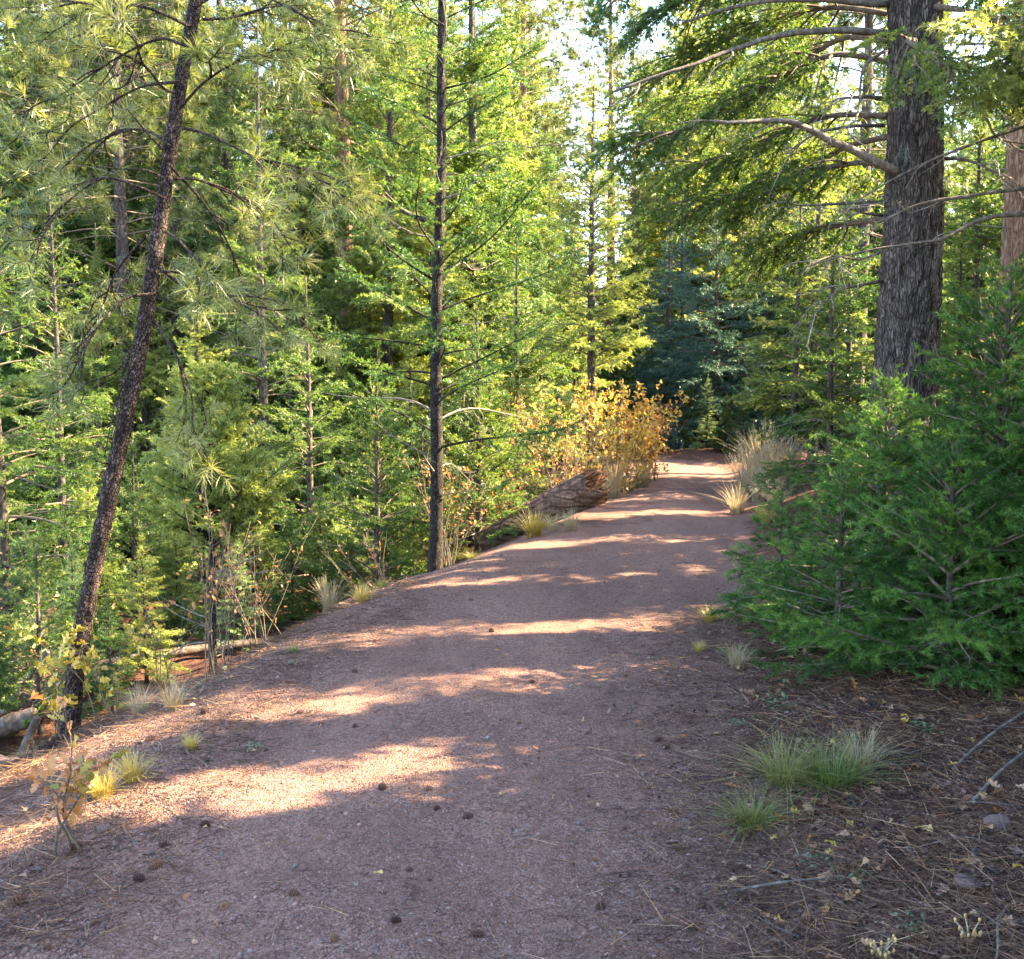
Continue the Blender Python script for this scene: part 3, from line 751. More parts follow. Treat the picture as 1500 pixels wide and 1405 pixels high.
for q_, (pts, d0, d1, r) in enumerate([
        ([(1300, 50), (1250, 46), (1180, 47), (1120, 58), (1060, 78), (1000, 100), (900, 132)], DB, DB - 0.9, 0.030),
        ([(1300, 6), (1230, 2), (1150, 0), (1080, 8), (1000, 32)], DB, DB - 0.3, 0.03),
        ([(1295, 145), (1260, 142), (1225, 146)], DB, DB - 0.3, 0.02), ([(1295, 184), (1240, 186), (1190, 198), (1150, 225)], DB, DB - 0.5, 0.016),
        ([(1292, 296), (1230, 298), (1165, 300), (1150, 285)], DB, DB - 0.4, 0.014), ([(1292, 316), (1265, 312), (1240, 304)], DB, DB - 0.5, 0.012),
        ([(1292, 412), (1250, 420), (1220, 432), (1180, 475)], DB, DB - 0.6, 0.014), ([(1300, 365), (1260, 380), (1220, 375), (1180, 392)], DB - .2, DB - 0.9, 0.013),
        ([(1295, 75), (1265, 100), (1258, 160), (1252, 180)], DB - .2, DB - 0.6, 0.014),
        ([(1380, 140), (1410, 145), (1440, 165), (1460, 200), (1500, 210)], DB, DB - 0.5, 0.018), ([(1378, 232), (1420, 235), (1450, 250), (1480, 270)], DB, DB - 0.4, 0.016)]):
    o, P = limb(big, pxl(pts, d0, d1), r, r * 0.3, M_LIMB, 'dead_branch', 7)
    dress(o, P, LDEAD, 4, 0.3, 0.6, 830 + q_, 0.35, 1.3, -0.15)
live = [([(1300, 20), (1220, 10), (1140, 25), (1060, 60), (960, 120)], DB + 0.3, DB + 0.8, 22), ([(1300, 90), (1230, 80), (1160, 100), (1080, 150), (1000, 190), (930, 200)], DB + 0.3, DB + 0.2, 24),
        ([(1300, 170), (1220, 170), (1130, 200), (1060, 235), (1010, 240)], DB + 0.3, DB + 1.2, 20), ([(1300, 240), (1240, 240), (1160, 255), (1090, 280), (1040, 300)], DB + 0.3, DB + 0.9, 20),
        ([(1300, 320), (1230, 330), (1170, 345), (1120, 380)], DB + 0.3, DB + 1.4, 16), ([(1300, -60), (1200, -70), (1080, -30), (960, 20)], DB + 0.2, DB + 0.3, 22),
        ([(1300, -120), (1180, -150), (1050, -120), (940, -40)], DB, DB - 0.4, 20), ([(1370, 10), (1430, 20), (1500, 60), (1560, 90)], DB - 0.2, DB - 1.0, 16),
        ([(1370, -40), (1440, -40), (1520, 10), (1600, 60)], DB, DB - 1.3, 16), ([(1370, 90), (1430, 100), (1500, 130)], DB + 0.2, DB + 0.6, 12),
        ([(1340, 60), (1330, 60), (1350, 75), (1400, 110)], DB - 0.2, DB - 1.4, 9), ([(1300, 60), (1220, 60), (1120, 130), (1040, 140), (990, 150)], DB + .3, DB + 1.6, 22), ([(1300, 200), (1240, 215), (1190, 235), (1100, 245)], DB + .3, DB + 1.9, 18)]
for q_, (pts, d0, d1, n) in enumerate(live):
    o, P = limb(big, pxl(pts, d0, d1), 0.026, 0.007, M_TWIG, 'branch', 6)
    dress(o, P, LF_U, int(n * 1.5), 0.45, 0.85, 860 + q_, 0.2, 1.2, -0.15)
rng = np.random.default_rng(55)
for q_ in range(34):     # the crown above the photograph
    z = 5.3 + q_ * 0.17; i, s = LF_M.pick(2.6 * (1 - (z - 5) / 7.0) * rng.uniform(0.8, 1.1) + 0.3, rng); wm, nm = LF_M.meshes(i)
    b = link('branch', wm, big, mat=bmat((float(np.interp(z, zz, BP[:, 0])), 0, z), q_ * 2.4, rng.normal(0, 0.12), 0, s)); link('needles', nm, b)

# the tree whose limbs reach in from the right, in front of the big trunk
r2 = (4.75, 7.9, gz(4.75, 7.9))
reach = thing('limby_fir', 'fir at the right edge whose thin bare limbs cross the massive trunk', 'fir tree', r2)
P, R = trunk_simple(8.5, 0.16, 0.02, 61, 20, 60, 0.03)
link('trunk', trunk_geo(P, R, 24, 0.012, 61, fis=(20, 6)).mesh('trunk', M_BARKF), reach)
for q_, (pts, d0, d1, r) in enumerate([
        ([(1740, 240), (1600, 262), (1500, 276), (1440, 284), (1385, 292), (1335, 303), (1300, 322), (1268, 345)], 7.9, 7.7, 0.020),
        ([(1740, 300), (1600, 315), (1500, 314), (1450, 318), (1415, 332), (1385, 348), (1330, 358), (1270, 366), (1180, 392)], 7.9, 7.5, 0.024),
        ([(1740, 130), (1600, 150), (1500, 186), (1420, 212), (1340, 245), (1270, 285), (1240, 304)], 7.9, 7.6, 0.015),
        ([(1740, 30), (1600, 50), (1500, 62), (1440, 64), (1400, 66)], 7.9, 7.3, 0.014), ([(1740, 90), (1600, 90), (1520, 105), (1480, 108), (1430, 125), (1400, 145)], 7.9, 7.2, 0.014)]):
    o, P = limb(reach, pxl(pts, d0, d1), r, 0.004, M_LIMB, 'dead_branch', 7)
    dress(o, P, LDEAD, 4, 0.2, 0.45, 900 + q_, 0.45, 1.3, -0.1)
for q_, (pts, d0, d1, n) in enumerate([([(1740, -40), (1600, -20), (1500, 20), (1420, 40)], 7.9, 7.0, 18), ([(1740, 20), (1600, 40), (1500, 80), (1440, 110)], 7.9, 7.4, 16), ([(1740, 80), (1600, 110), (1520, 130), (1440, 150)], 7.9, 7.6, 12)]):
    o, P = limb(reach, pxl(pts, d0, d1), 0.02, 0.006, M_TWIG, 'branch', 6)
    dress(o, P, LF_R, int(n * 1.5), 0.35, 0.65, 930 + q_, 0.35, 1.2, -0.1)
for q_ in range(40):
    z = 3.4 + q_ * 0.12; i, s = LF_M.pick(1.6 * (1 - (z - 3) / 6.2) * rng.uniform(0.8, 1.1) + 0.25, rng); wm, nm = LF_M.meshes(i)
    az = q_ * 2.4
    if z < 5.0 and math.cos(az) < -0.2: continue
    b = link('branch', wm, reach, mat=bmat((0, 0, z), az, rng.normal(0.1, 0.12), 0, s)); link('needles', nm, b)

r3 = at(1484, 14.0)
old2 = thing('old_pine', 'thick brown pine trunk at the right edge behind the massive fir', 'pine tree', r3)
P, R = trunk_simple(15, 0.27, 0.1, 71, 40, 200, 0.05)
link('trunk', trunk_geo(P, R, 48, 0.025, 71, fis=(12, 3)).mesh('trunk', M_BARKR), old2)
rng = np.random.default_rng(71)
for q_ in range(26):
    z = 6 + q_ * 0.33; i, s = LPIF.pick(rng.uniform(1.2, 2.0), rng); wm, nm = LPIF.meshes(i)
    b = link('branch', wm, old2, mat=bmat((0, 0, z), q_ * 2.4, 0.2, 0, s)); link('needles', nm, b)
for q_ in range(12):
    z = 1.5 + q_ * 0.4; i, s = LDEAD.pick(rng.uniform(0.5, 1.3), rng)
    link('dead_branch', LDEAD.meshes(i)[0], old2, mat=bmat((0, 0, z), q_ * 2.4, 0.1, rng.uniform(0, 6), s))

# ------------------------------------------------------------------ the young firs crowding the right bank
for i, (px, d, H, R, nb, lab) in enumerate([
        (1290, 6.35, 1.55, 0.85, 88, 'bushy blue green fir sapling in front of the massive trunk'),
        (1460, 5.75, 2.10, 1.05, 124, 'tallest bushy blue green fir at the right edge of the photo'),
        (1140, 6.9, 0.80, 0.46, 52, 'smallest fir sapling of the right bank thicket, touching the path edge'),
        (1385, 5.35, 1.2, 0.85, 74, 'low spreading fir in front of the thicket right of the path'),
        (1600, 5.2, 2.2, 1.0, 120, 'fir sapling cut by the right edge with only its branch tips in view'),
        (1225, 6.0, 1.0, 0.60, 64, 'fir sapling with drooping lower branches over the path edge litter')]):
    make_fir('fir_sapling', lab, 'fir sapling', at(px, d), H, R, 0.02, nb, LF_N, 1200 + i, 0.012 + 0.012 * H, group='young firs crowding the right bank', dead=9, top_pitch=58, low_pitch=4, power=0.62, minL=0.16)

# ------------------------------------------------------------------ trees of the middle distance
def fir(px, d, H, R, base, nb, lib, lab, seed, r0=None, **kw):
    return make_fir('fir', lab, 'fir tree', at(px, d), H, R, base, nb, lib, seed, r0 or 0.012 + 0.011 * H, **kw)
fir(312, 8.3, 2.42, 0.80, 0.40, 110, LF_Y, 'young fir with bare dark lower stem right of the leaning pine', 1301, 0.032, dead=9, bark=M_BARKD, top_pitch=62, low_pitch=22, power=0.6)
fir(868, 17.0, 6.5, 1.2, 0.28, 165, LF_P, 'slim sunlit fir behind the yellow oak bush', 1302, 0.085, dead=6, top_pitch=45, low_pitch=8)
for i, (px, d, H, R, lab) in enumerate([(1048, 25.5, 5.6, 2.1, 'broad blue spruce closing the end of the path'), (975, 27.5, 5.4, 1.8, 'blue spruce behind the yellow bush at the bend'), (1125, 28, 6.4, 1.9, 'blue spruce right of the spruce that closes the path'), (1000, 31, 6.6, 1.9, 'taller pale blue spruce standing behind the spruces at the bend')]):
    make_fir('blue_spruce', lab, 'spruce tree', at(px, d), H, R, 0.03, 120, LSPR, 1310 + i, 0.09, low_pitch=-8, top_pitch=50, group='blue spruces at the bend of the path')
fir(1160, 16.6, 4.9, 1.1, 0.22, 95, LF_M, 'yellow green fir hanging over the right path edge before the spruces', 1321, dead=5)
fir(1215, 12.5, 3.4, 1.1, 0.08, 95, LF_M, 'low dense fir left of the massive trunk', 1322, dead=6)
fir(1190, 17.5, 6.8, 1.4, 0.15, 105, LF_P, 'sunlit fir behind the low dense fir near the massive trunk', 1323, dead=6)
fir(15, 10.5, 5.4, 1.35, 0.12, 100, LF_M, 'deep green fir at the left edge of the photo', 1324, 0.05, dead=10)
fir(95, 13.0, 5.2, 1.4, 0.08, 100, LF_M, 'full green fir left of the leaning pine', 1325, 0.06, dead=8)
fir(555, 12.2, 2.9, 1.15, 0.05, 85, LF_S, 'low spreading fir left of the tall sparse fir', 1326, dead=8, low_pitch=10)
fir(700, 13.3, 3.1, 1.1, 0.06, 85, LF_S, 'low fir with rust brown twigs right of the tall sparse fir', 1327, dead=10, low_pitch=10)
fir(760, 17.5, 4.4, 1.3, 0.05, 95, LF_P, 'bright fir behind the fallen log', 1328)
fir(455, 13.8, 4.2, 1.3, 0.06, 95, LF_M, 'mid sized fir between the leaning pine and the sparse fir', 1329, dead=8)
fir(395, 16.0, 8.2, 1.6, 0.10, 115, LF_M, 'dark tall fir with leaning stem behind the young bare stemmed fir', 1330, 0.09, dead=14)
fir(200, 11.4, 2.3, 0.9, 0.06, 70, LF_S, 'small bushy fir just behind the leaning pine stem', 1331, dead=6)
fir(60, 8.9, 1.6, 0.75, 0.05, 60, LF_S, 'low fir sprays at the foot of the bank on the left', 1332, dead=6)
fir(640, 19.0, 8.0, 1.6, 0.08, 115, LF_P, 'sunlit fir straight behind the tall sparse fir', 1333, 0.09)
fir(260, 19.5, 9.0, 1.8, 0.08, 115, LF_M, 'tall full fir behind the small bushy fir', 1334, 0.1)

# ------------------------------------------------------------------ the forest behind: a few grown once, then copied
def proto_far(name, cat, H, R, base, nb, lib, seed, r0, bark, **kw):
    t = make_fir(name, 'x', cat, (0, 0, 0), H, R, base, nb, lib, seed, r0, bark, mode='merged', trunk_k=8, **kw)
    return t, [(c, []) for c in t.children]
PF = [proto_far('forest_fir', 'fir tree', 11, 2.3, 0.06, 215, LF_F, 1401, 0.13, M_BARKF, dead=6, low_pitch=-8, jitter=0.3),
      proto_far('forest_fir', 'fir tree', 13, 2.2, 0.08, 220, LF_G, 1402, 0.14, M_BARKF, dead=10, low_pitch=-8, jitter=0.3),
      proto_far('forest_fir', 'fir tree', 8.5, 2.2, 0.02, 175, LF_F, 1403, 0.11, M_BARKF, low_pitch=-4, jitter=0.3),
      proto_far('forest_fir', 'fir tree', 7.5, 1.9, 0.02, 150, LF_G, 1404, 0.10, M_BARKF, dead=6, low_pitch=-4, jitter=0.3),
      proto_far('forest_pine', 'pine tree', 17, 2.3, 0.30, 150, LPIF, 1405, 0.21, M_BARKR, dead=10, power=0.45, low_pitch=5, top_pitch=40),
      proto_far('forest_pine', 'pine tree', 15, 2.0, 0.26, 130, LPIF, 1406, 0.15, M_BARKF, dead=14, power=0.4, low_pitch=5, top_pitch=40)]
used = [False] * len(PF)
far_n = 0
def place(pi, x, y, scale, label, group=None):
    root, ch = PF[pi]
    rz = (x * 12.9898 + y * 78.233) % (2 * PI)
    z = gz(x, y)
    if not used[pi]:
        used[pi] = True
        root.location = (x, y, z); root.rotation_euler = (0, 0, rz); root.scale = scale if isinstance(scale, tuple) else (scale,) * 3; root['label'] = label
        if group: root['group'] = group
        return root
    r = copy_thing(root, ch, (x, y, z), rz, scale, label, group)
    if pi < 4:
        mt = (None, M_FIRB, M_GREY, M_DARK, M_FIR, M_FIRB, M_GREY, None, M_DARK)[int(abs(x * 31.7 + y * 57.3)) % 9]
        if mt:
            for c in r.children:
                if c.name.startswith('crown'):
                    c.material_slots[0].link = 'OBJECT'; c.material_slots[0].material = mt
    return r
def place_px(pi, px, d, scale, label, group=None):
    x, y, z = at(px, d); return place(pi, x, y, scale, label, group)

place_px(4, 516, 21, 1.0, 'thick red barked pine trunk left of the tall sparse fir')
place_px(5, 335, 23, 1.0, 'straight grey pine stem right of the leaning pine')
place_px(5, 222, 30, 1.05, 'pale slim pine stem showing just left of the leaning pine top')
place_px(4, 768, 34, 1.0, 'pine trunk rising between the sparse fir and the sky gap')
place_px(4, 893, 42, 1.05, 'tall pine standing alone against the sky gap')
place_px(5, 1250, 20, 1.0, 'slim pine trunk just left of the massive fir')
place_px(5, 1130, 36, 1.0, 'distant pine stem seen over the spruces')
place_px(5, 1175, 33, 0.95, 'second distant pine stem over the spruces, nearer the massive fir')
place_px(4, 930, 48, 0.9, 'pine standing right of the lone pine in the sky gap')
place_px(1, 140, 22, 1.0, 'dark green fir filling the upper left behind the leaning pine')
place_px(0, 20, 20, 0.95, 'bright fir behind the deep green fir at the left edge')
place_px(0, 470, 24, 1.0, 'pale sunlit fir left of the red barked pine')
place_px(2, 580, 25, 1.1, 'pale sunlit fir between the red barked pine and the sparse fir')
place_px(0, 700, 27, 1.0, 'pale sunlit fir right of the sparse fir stem')
place_px(2, 800, 26, 0.75, 'rounded sunlit fir left of the slim fir behind the yellow bush')
place_px(3, 935, 33, 0.9, 'fir just left of the blue spruces')
place_px(2, 1290, 24, 1.0, 'sunlit fir showing behind the massive trunk')
place_px(3, 1420, 19, 0.9, 'sunlit fir between the massive trunk and the right edge pine')
place_px(1, 1110, 40, 0.9, 'tall fir far behind the blue spruces')
rnd = random.Random(12)
PH = [11, 13, 8.5, 7.5, 17, 15]
def zone(px, d):
    dd = 'nearer' if d < 30 else 'farther'
    for lim, nm in ((110, 'left of the leaning pine'), (330, 'just right of the leaning pine'), (520, 'left of the red barked pine'), (640, 'left of the sparse fir'), (790, 'right of the sparse fir'), (960, 'below the sky gap'), (1300, 'over the blue spruces')):
        if px < lim: return dd, nm
    return dd, 'right of the massive trunk'
spots = []
tries = 0
ORD = ['first', 'second', 'third', 'fourth', 'fifth', 'sixth', 'seventh', 'eighth', 'ninth', 'tenth', 'eleventh', 'twelfth', 'thirteenth', 'fourteenth', 'fifteenth', 'sixteenth']
fars = []
def add_far(px, d, pi, s):
    dd, nm = zone(px, d)
    fars.append((px, d, pi, s, 'the %s sunlit backdrop %ss %s' % (dd, 'pine' if pi > 3 else 'fir', nm)))
def plant_ranked(lst):
    """place each tree and say which one it is, counted from the left among its like"""
    for ph in dict.fromkeys(e[4] for e in lst):
        same = sorted(e for e in lst if e[4] == ph)
        for k, (px, d, pi, s, _) in enumerate(same):
            x, y, z = at(px, d)
            lab = ('%s from the left of %s' % (ORD[k], ph)) if len(same) > 1 else ph.replace('the ', 'only one of the ', 1)
            place(pi, x, y, s, lab, ph[4:])
while len(spots) < 96 and tries < 9000:
    tries += 1
    d = 18 + 48 * rnd.random() ** 1.2; px = rnd.uniform(-150, 1620)
    if 900 < px < 1150 and d < 40: continue
    gap = 775 < px < 965
    if gap and rnd.random() < 0.6: continue
    if px > 1130 and (d < 24 or rnd.random() < 0.6): continue
    x, y, z = at(px, d)
    if abs(x - float(cx(y))) < 2.8: continue
    if any((x - a) ** 2 + (y - b) ** 2 < 4.0 for a, b in spots): continue
    spots.append((x, y))
    pi = rnd.choice([0, 0, 1, 1, 2, 2, 0, 5])
    need = 0.345 * d + 2.5 - z
    s = max(rnd.uniform(0.85, 1.15), need / PH[pi] * rnd.uniform(0.8, 1.25))
    if px > 1130: pi = rnd.choice([2, 3, 3]); s = rnd.uniform(0.22, 0.3) * d / PH[pi]
    if gap: pi = rnd.choice([2, 3]); s = rnd.uniform(0.10, 0.20) * d / PH[pi] + 0.15
    add_far(px, d, pi, s)
plant_ranked(fars)
# lower trees that fill the understorey
lows = []
for px, d, pi, s in [(-20, 16, 3, .6), (60, 18.5, 2, .65), (150, 16.5, 3, .7), (215, 18, 2, .6), (300, 15.5, 3, .6), (345, 19, 2, .7), (430, 18, 3, .75), (500, 16.5, 3, .5), (540, 19.5, 2, .7), (600, 17, 3, .5), (670, 22, 2, .8), (720, 21, 3, .8), (790, 22.5, 3, .62), (840, 24, 2, .5), (905, 26, 3, .45), (820, 30, 2, .6), (750, 29, 3, .8), (690, 17, 3, .45), (1240, 16.5, 3, .6), (1330, 15.5, 2, .5), (1400, 13, 3, .45), (1530, 12.5, 3, .5), (250, 24, 3, .9), (100, 25, 2, .9), (400, 27, 2, .9), (550, 28, 2, .9), (630, 30, 3, 1.0), (870, 33, 3, .7), (950, 44, 2, .8), (1010, 46, 2, 1.2), (1060, 44, 0, 1.2), (1100, 48, 0, 1.4), (1160, 42, 1, 1.1), (930, 50, 2, 1.0), (1035, 24.2, 3, .22), (1062, 23.6, 2, .16), (1088, 23.2, 3, .2), (1010, 25.2, 2, .2), (1430, 34, 0, 1.15), (1500, 30, 1, 1.0), (1390, 38, 2, 1.5), (-10, 8.6, 3, .17), (40, 10.2, 2, .2), (110, 9.6, 3, .2), (165, 8.8, 3, .15), (215, 9.8, 3, .2), (262, 11.5, 2, .2), (300, 12.5, 3, .25), (350, 11.2, 3, .18), (372, 13, 2, .24), (430, 12.2, 3, .2), (470, 12.8, 2, .2), (135, 11.8, 2, .26), (10, 12.5, 3, .3), (510, 11.9, 3, .15), (600, 13.2, 3, .2), (650, 13.6, 2, .16)]:
    lows.append((px, d, pi, s, 'the low %s understorey firs %s' % ('far' if d > 20 else ('middle' if d > 14 else 'near'), zone(px, d)[1])))
plant_ranked(lows)
# trees outside the photograph on the sunny side: they shade the path
TS = math.tan(PI / 2 - SUN_AZ)
for q_, (y0, x) in enumerate([(3.86, 3.4), (3.5, 3.8), (3.1, 3.4), (2.6, 3.7), (2.1, 3.4), (1.6, 3.7), (1.1, 3.3), (0.5, 3.7), (-0.2, 3.5), (3.3, 5.2), (2.3, 5.2), (1.2, 5.4), (0.2, 5.2), (3.85, 4.9),
                              (4.98, 3.5), (5.22, 3.7), (6.3, 4.1), (6.5, 4.4), (7.6, 4.9), (8.0, 5.2), (8.4, 5.0), (9.2, 5.6), (9.75, 5.8), (10.3, 6.0), (11.4, 6.7), (11.9, 6.9), (12.3, 7.0), (13.5, 7.9), (15.6, 9.0), (16.4, 9.4), (17.3, 9.8)]):
    w, h = (0.52, 0.86) if y0 < 4.2 else (0.46 if y0 > 7 else 0.36, 0.74 + 0.02 * (x - 3.5))
    for dx in (0.0, 0.33, 0.7):
        place(3, x + dx, y0 + TS * (x + dx), (w, w, h + 0.05 * (q_ % 3) + 0.06 * dx), 'fir on the sunny right side of the path outside the view', 'firs right of the view that shade the path')
for x, y, pi, s in [(9.0, 27.6, 1, 0.9), (10.4, 29.6, 1, 1.0), (8.8, 31.2, 0, 1.0), (12.0, 27.5, 0, 0.9), (7.2, 26.5, 3, 0.9)]:  # firs added to cast shade over the blue spruces
    place(pi, x, y, s, 'dark fir beside the blue spruces at the bend', 'dark firs right of the blue spruces')

# ------------------------------------------------------------------ the fallen log
def log_geo(A, B, ra, rb, seed, bark=0.02, k=44, n=120, jag=0.07):
    A, B = np.array(A), np.array(B); s = np.linspace(0, 1, n)
    P = A + (B - A) * s[:, None] + np.array([0, 0, 1.0]) * (0.02 * np.sin(s * 5))[:, None]
    R = ra + (rb - ra) * s
    g0 = trunk_geo(P, R, k, bark, seed, fis=(11, 1.5), lobes=0.02)
    v = g0.v[0].copy(); f = g0.f[0]
    ax = unit(B - A)
    rngs = noise3(np.arange(k) * 0.55, 0.5, seed, 3) + 0.6 * noise3(np.arange(k) * 1.3, 3.5, seed, 4)
    w = smooth((0.16 - s) / 0.16)
    v = v.reshape(n, k, 3); v = v - ax * (rngs[None, :, None] * w[:, None, None] * jag * 1.5)
    return v, f, P, ax, R
La, Lb = W(872, 712, 12.7), W(705, 764, 13.0)
Lb[2] = gz(Lb[0], Lb[1]) + 0.10
lroot = thing('fallen_log', 'cracked fallen pine log with a splintered orange end beside the path', 'log', (La[0], La[1], gz(La[0], La[1])))
o0 = np.array(lroot.location)
v, f, P, ax, R = log_geo(La - o0, Lb - o0, 0.205, 0.14, 91, jag=0.11)
k_, n_ = 44, 120
side_f = f[:2 * (n_ - 1) * k_]
g = Geo(); g.add(v.reshape(-1, 3), side_f)
M_LOGB = bark_mat('log_bark', (0.030, 0.016, 0.011), (0.15, 0.080, 0.052), (0.30, 0.19, 0.135), (2.2, 20, 20), 1.0, 0, (1.8, 11, 11), 0.55)
link('log_bark', g.mesh('log_bark', M_LOGB), lroot)
# the splintered end: rings running in towards a ragged heart
rim = v[0]; c0 = rim.mean(0)
rngl = np.random.default_rng(5)
rings = [rim]
for j, fr in enumerate((0.82, 0.6, 0.35, 0.12)):
    rr_ = c0 + (rim - c0) * fr + ax * (rngl.normal(0.03 * (j % 2), 0.035, (k_, 1)))
    rings.append(rr_)
Vv = np.concatenate(rings); Fq = []
for j in range(4):
    for a in range(k_):
        b = (a + 1) % k_; Fq += [(j * k_ + a, (j + 1) * k_ + a, (j + 1) * k_ + b), (j * k_ + a, (j + 1) * k_ + b, j * k_ + b)]
ctr = len(Vv); Vv = np.concatenate([Vv, [c0 + ax * 0.03]])
for a in range(k_): Fq.append((4 * k_ + a, ctr, 4 * k_ + (a + 1) % k_))
g = Geo(); g.add(Vv, Fq)
def rotwood():
    k = NT('rotten_orange_wood'); n1 = k.noise(1, 6, 0.7, k.mapping((8, 40, 40)))
    c = k.ramp(n1, [(0.3, (0.05, 0.02, 0.012)), (0.5, (0.22, 0.085, 0.03)), (0.75, (0.36, 0.19, 0.09))])
    return k.done(k.principled(c, 0.9, k.bump(n1, 1.0, 0.03)))
M_ROT = rotwood()
link('broken_end', g.mesh('broken_end', M_ROT, False), lroot)
# splinters standing from the broken end
g = Geo()
for q_ in range(46):
    a = int(rngl.integers(k_)); p = c0 + (rim[a] - c0) * rngl.uniform(0.45, 0.98)
    L = rngl.uniform(0.03, 0.12); e = p - ax * L + rngl.normal(0, 0.012, 3)
    g.add(*tubes(np.array([p + ax * 0.05, (p + e) / 2 + rngl.normal(0, 0.004, 3), e]), np.array([0.018, 0.012, 0.003]) * rngl.uniform(0.6, 1.3), 4))
tag(link('splinters', g.mesh('splinters', M_ROT, False), lroot), kind='stuff')

# logs lying in the forest on the left
def simple_log(name, lab, A, B, ra, rb, seed, mat, cat='log'):
    A, B = np.array(A), np.array(B)
    r = thing(name, lab, cat, tuple(A))
    P = np.stack([np.linspace(0, (B - A)[i], 60) for i in range(3)], -1); s = np.linspace(0, 1, 60)
    ln_ = float(np.linalg.norm(B - A)); P[:, 2] += 0.006 * ln_ * np.sin(s * 5); P[:, 1] += 0.02 * ln_ * np.sin(s * 4)
    g = trunk_geo(P, ra + (rb - ra) * s, 20, ra * 0.12, seed, fis=(16, 4), lobes=ra * 0.15)
    link('stem', g.mesh('stem', mat), r); return r
def onG(px, d, up):
    x, y, z = at(px, d); return (x, y, z + up)
simple_log('fallen_log', 'brown fallen trunk lying at the left edge below the bank', onG(-60, 8.4, 0.12), onG(55, 8.5, 0.30), 0.085, 0.075, 95, M_LOGG)
simple_log('fallen_log', 'grey fallen trunk lying on the forest floor behind the bare stemmed young fir', onG(120, 10.2, 0.10), onG(402, 11.2, 0.12), 0.05, 0.04, 96, M_LOGG)
simple_log('fallen_log', 'rotten brown log under the low fir left of the sparse fir', onG(480, 10.9, 0.16), onG(600, 11.8, 0.12), 0.12, 0.09, 97, M_BARKR)
simple_log('fallen_branch', 'dark fallen branch lying across the foot of the leaning pine', onG(62, 5.75, 0.03), onG(175, 6.6, 0.05), 0.022, 0.014, 98, M_BARKP, 'branch')
simple_log('fallen_branch', 'pale broken branch propped up on the forest floor at the left edge', onG(5, 9.2, 0.05), onG(75, 9.2, 0.62), 0.03, 0.018, 99, M_DEADW, 'branch')
simple_log('fallen_branch', 'short pale branch stub leaning beside the brown trunk at the left edge', onG(26, 8.2, 0.02), onG(58, 8.25, 0.34), 0.035, 0.03, 100, M_LOGG, 'branch')
simple_log('fallen_branch', 'long thin grey stick lying in the litter at the right edge', onG(1425, 3.75, 0.03), onG(1530, 4.35, 0.07), 0.008, 0.005, 101, M_LIMB, 'branch')
simple_log('fallen_branch', 'grey stick right of the green grass clump', onG(1396, 4.15, 0.02), onG(1540, 4.75, 0.06), 0.007, 0.004, 102, M_LIMB, 'branch')
simple_log('fallen_branch', 'thin horizontal grey stick in the litter below the small green tuft', onG(1070, 3.35, 0.015), onG(1235, 3.40, 0.02), 0.006, 0.003, 103, M_LIMB, 'branch')

# ------------------------------------------------------------------ boulders and loose rocks
def rock_mesh(seed, sq=(1, 1, 0.7)):
    rng = np.random.default_rng(seed)
    n = 22; th = np.linspace(0, PI, n); ph = np.linspace(0, 2 * PI, 2 * n, endpoint=False)
    A, B = np.meshgrid(th, ph, indexing='ij')
    d = np.stack([np.sin(A) * np.cos(B), np.sin(A) * np.sin(B), np.cos(A)], -1)
    r = np.ones(A.shape)
    for _ in range(12):
        nrm = unit(rng.normal(size=3)); r = np.minimum(r, rng.uniform(0.62, 0.9) / np.maximum((d @ nrm), 0.05))
    r = r + 0.05 * noise3(d[..., 0] * 4, d[..., 1] * 4, d[..., 2] * 4, seed)
    v = (d * r[..., None] * np.array(sq)).reshape(-1, 3); F = []
    m = 2 * n
    for i in range(n - 1):
        for j in range(m):
            a, b = i * m + j, i * m + (j + 1) % m; F += [(a, a + m, b + m), (a, b + m, b)]
    g = Geo(); g.add(v, F); return g.mesh('rock', M_ROCK)
for q_, (px, d, s, lab) in enumerate([(-5, 6.5, 0.22, 'pink granite boulder at the left edge behind the orange leaved sapling'), (1465, 3.55, 0.06, 'flat pink rock in the litter near the long grey stick'), (1420, 3.2, 0.05, 'pink rock among pine cones in the right bottom litter'),
                                      (150, 3.85, 0.03, 'pink stone near the foot of the orange leaved sapling'), (1040, 7.6, 0.04, 'pale small stone at the right path edge by the green tuft')]):
    x, y, z = at(px, d); o = link('rock', rock_mesh(300 + q_), None, (x, y, z + s * 0.02)); o.scale = (s,) * 3; o.rotation_euler = (0.1, 0.1, q_ * 1.3)
    tag(o, lab, 'rock')

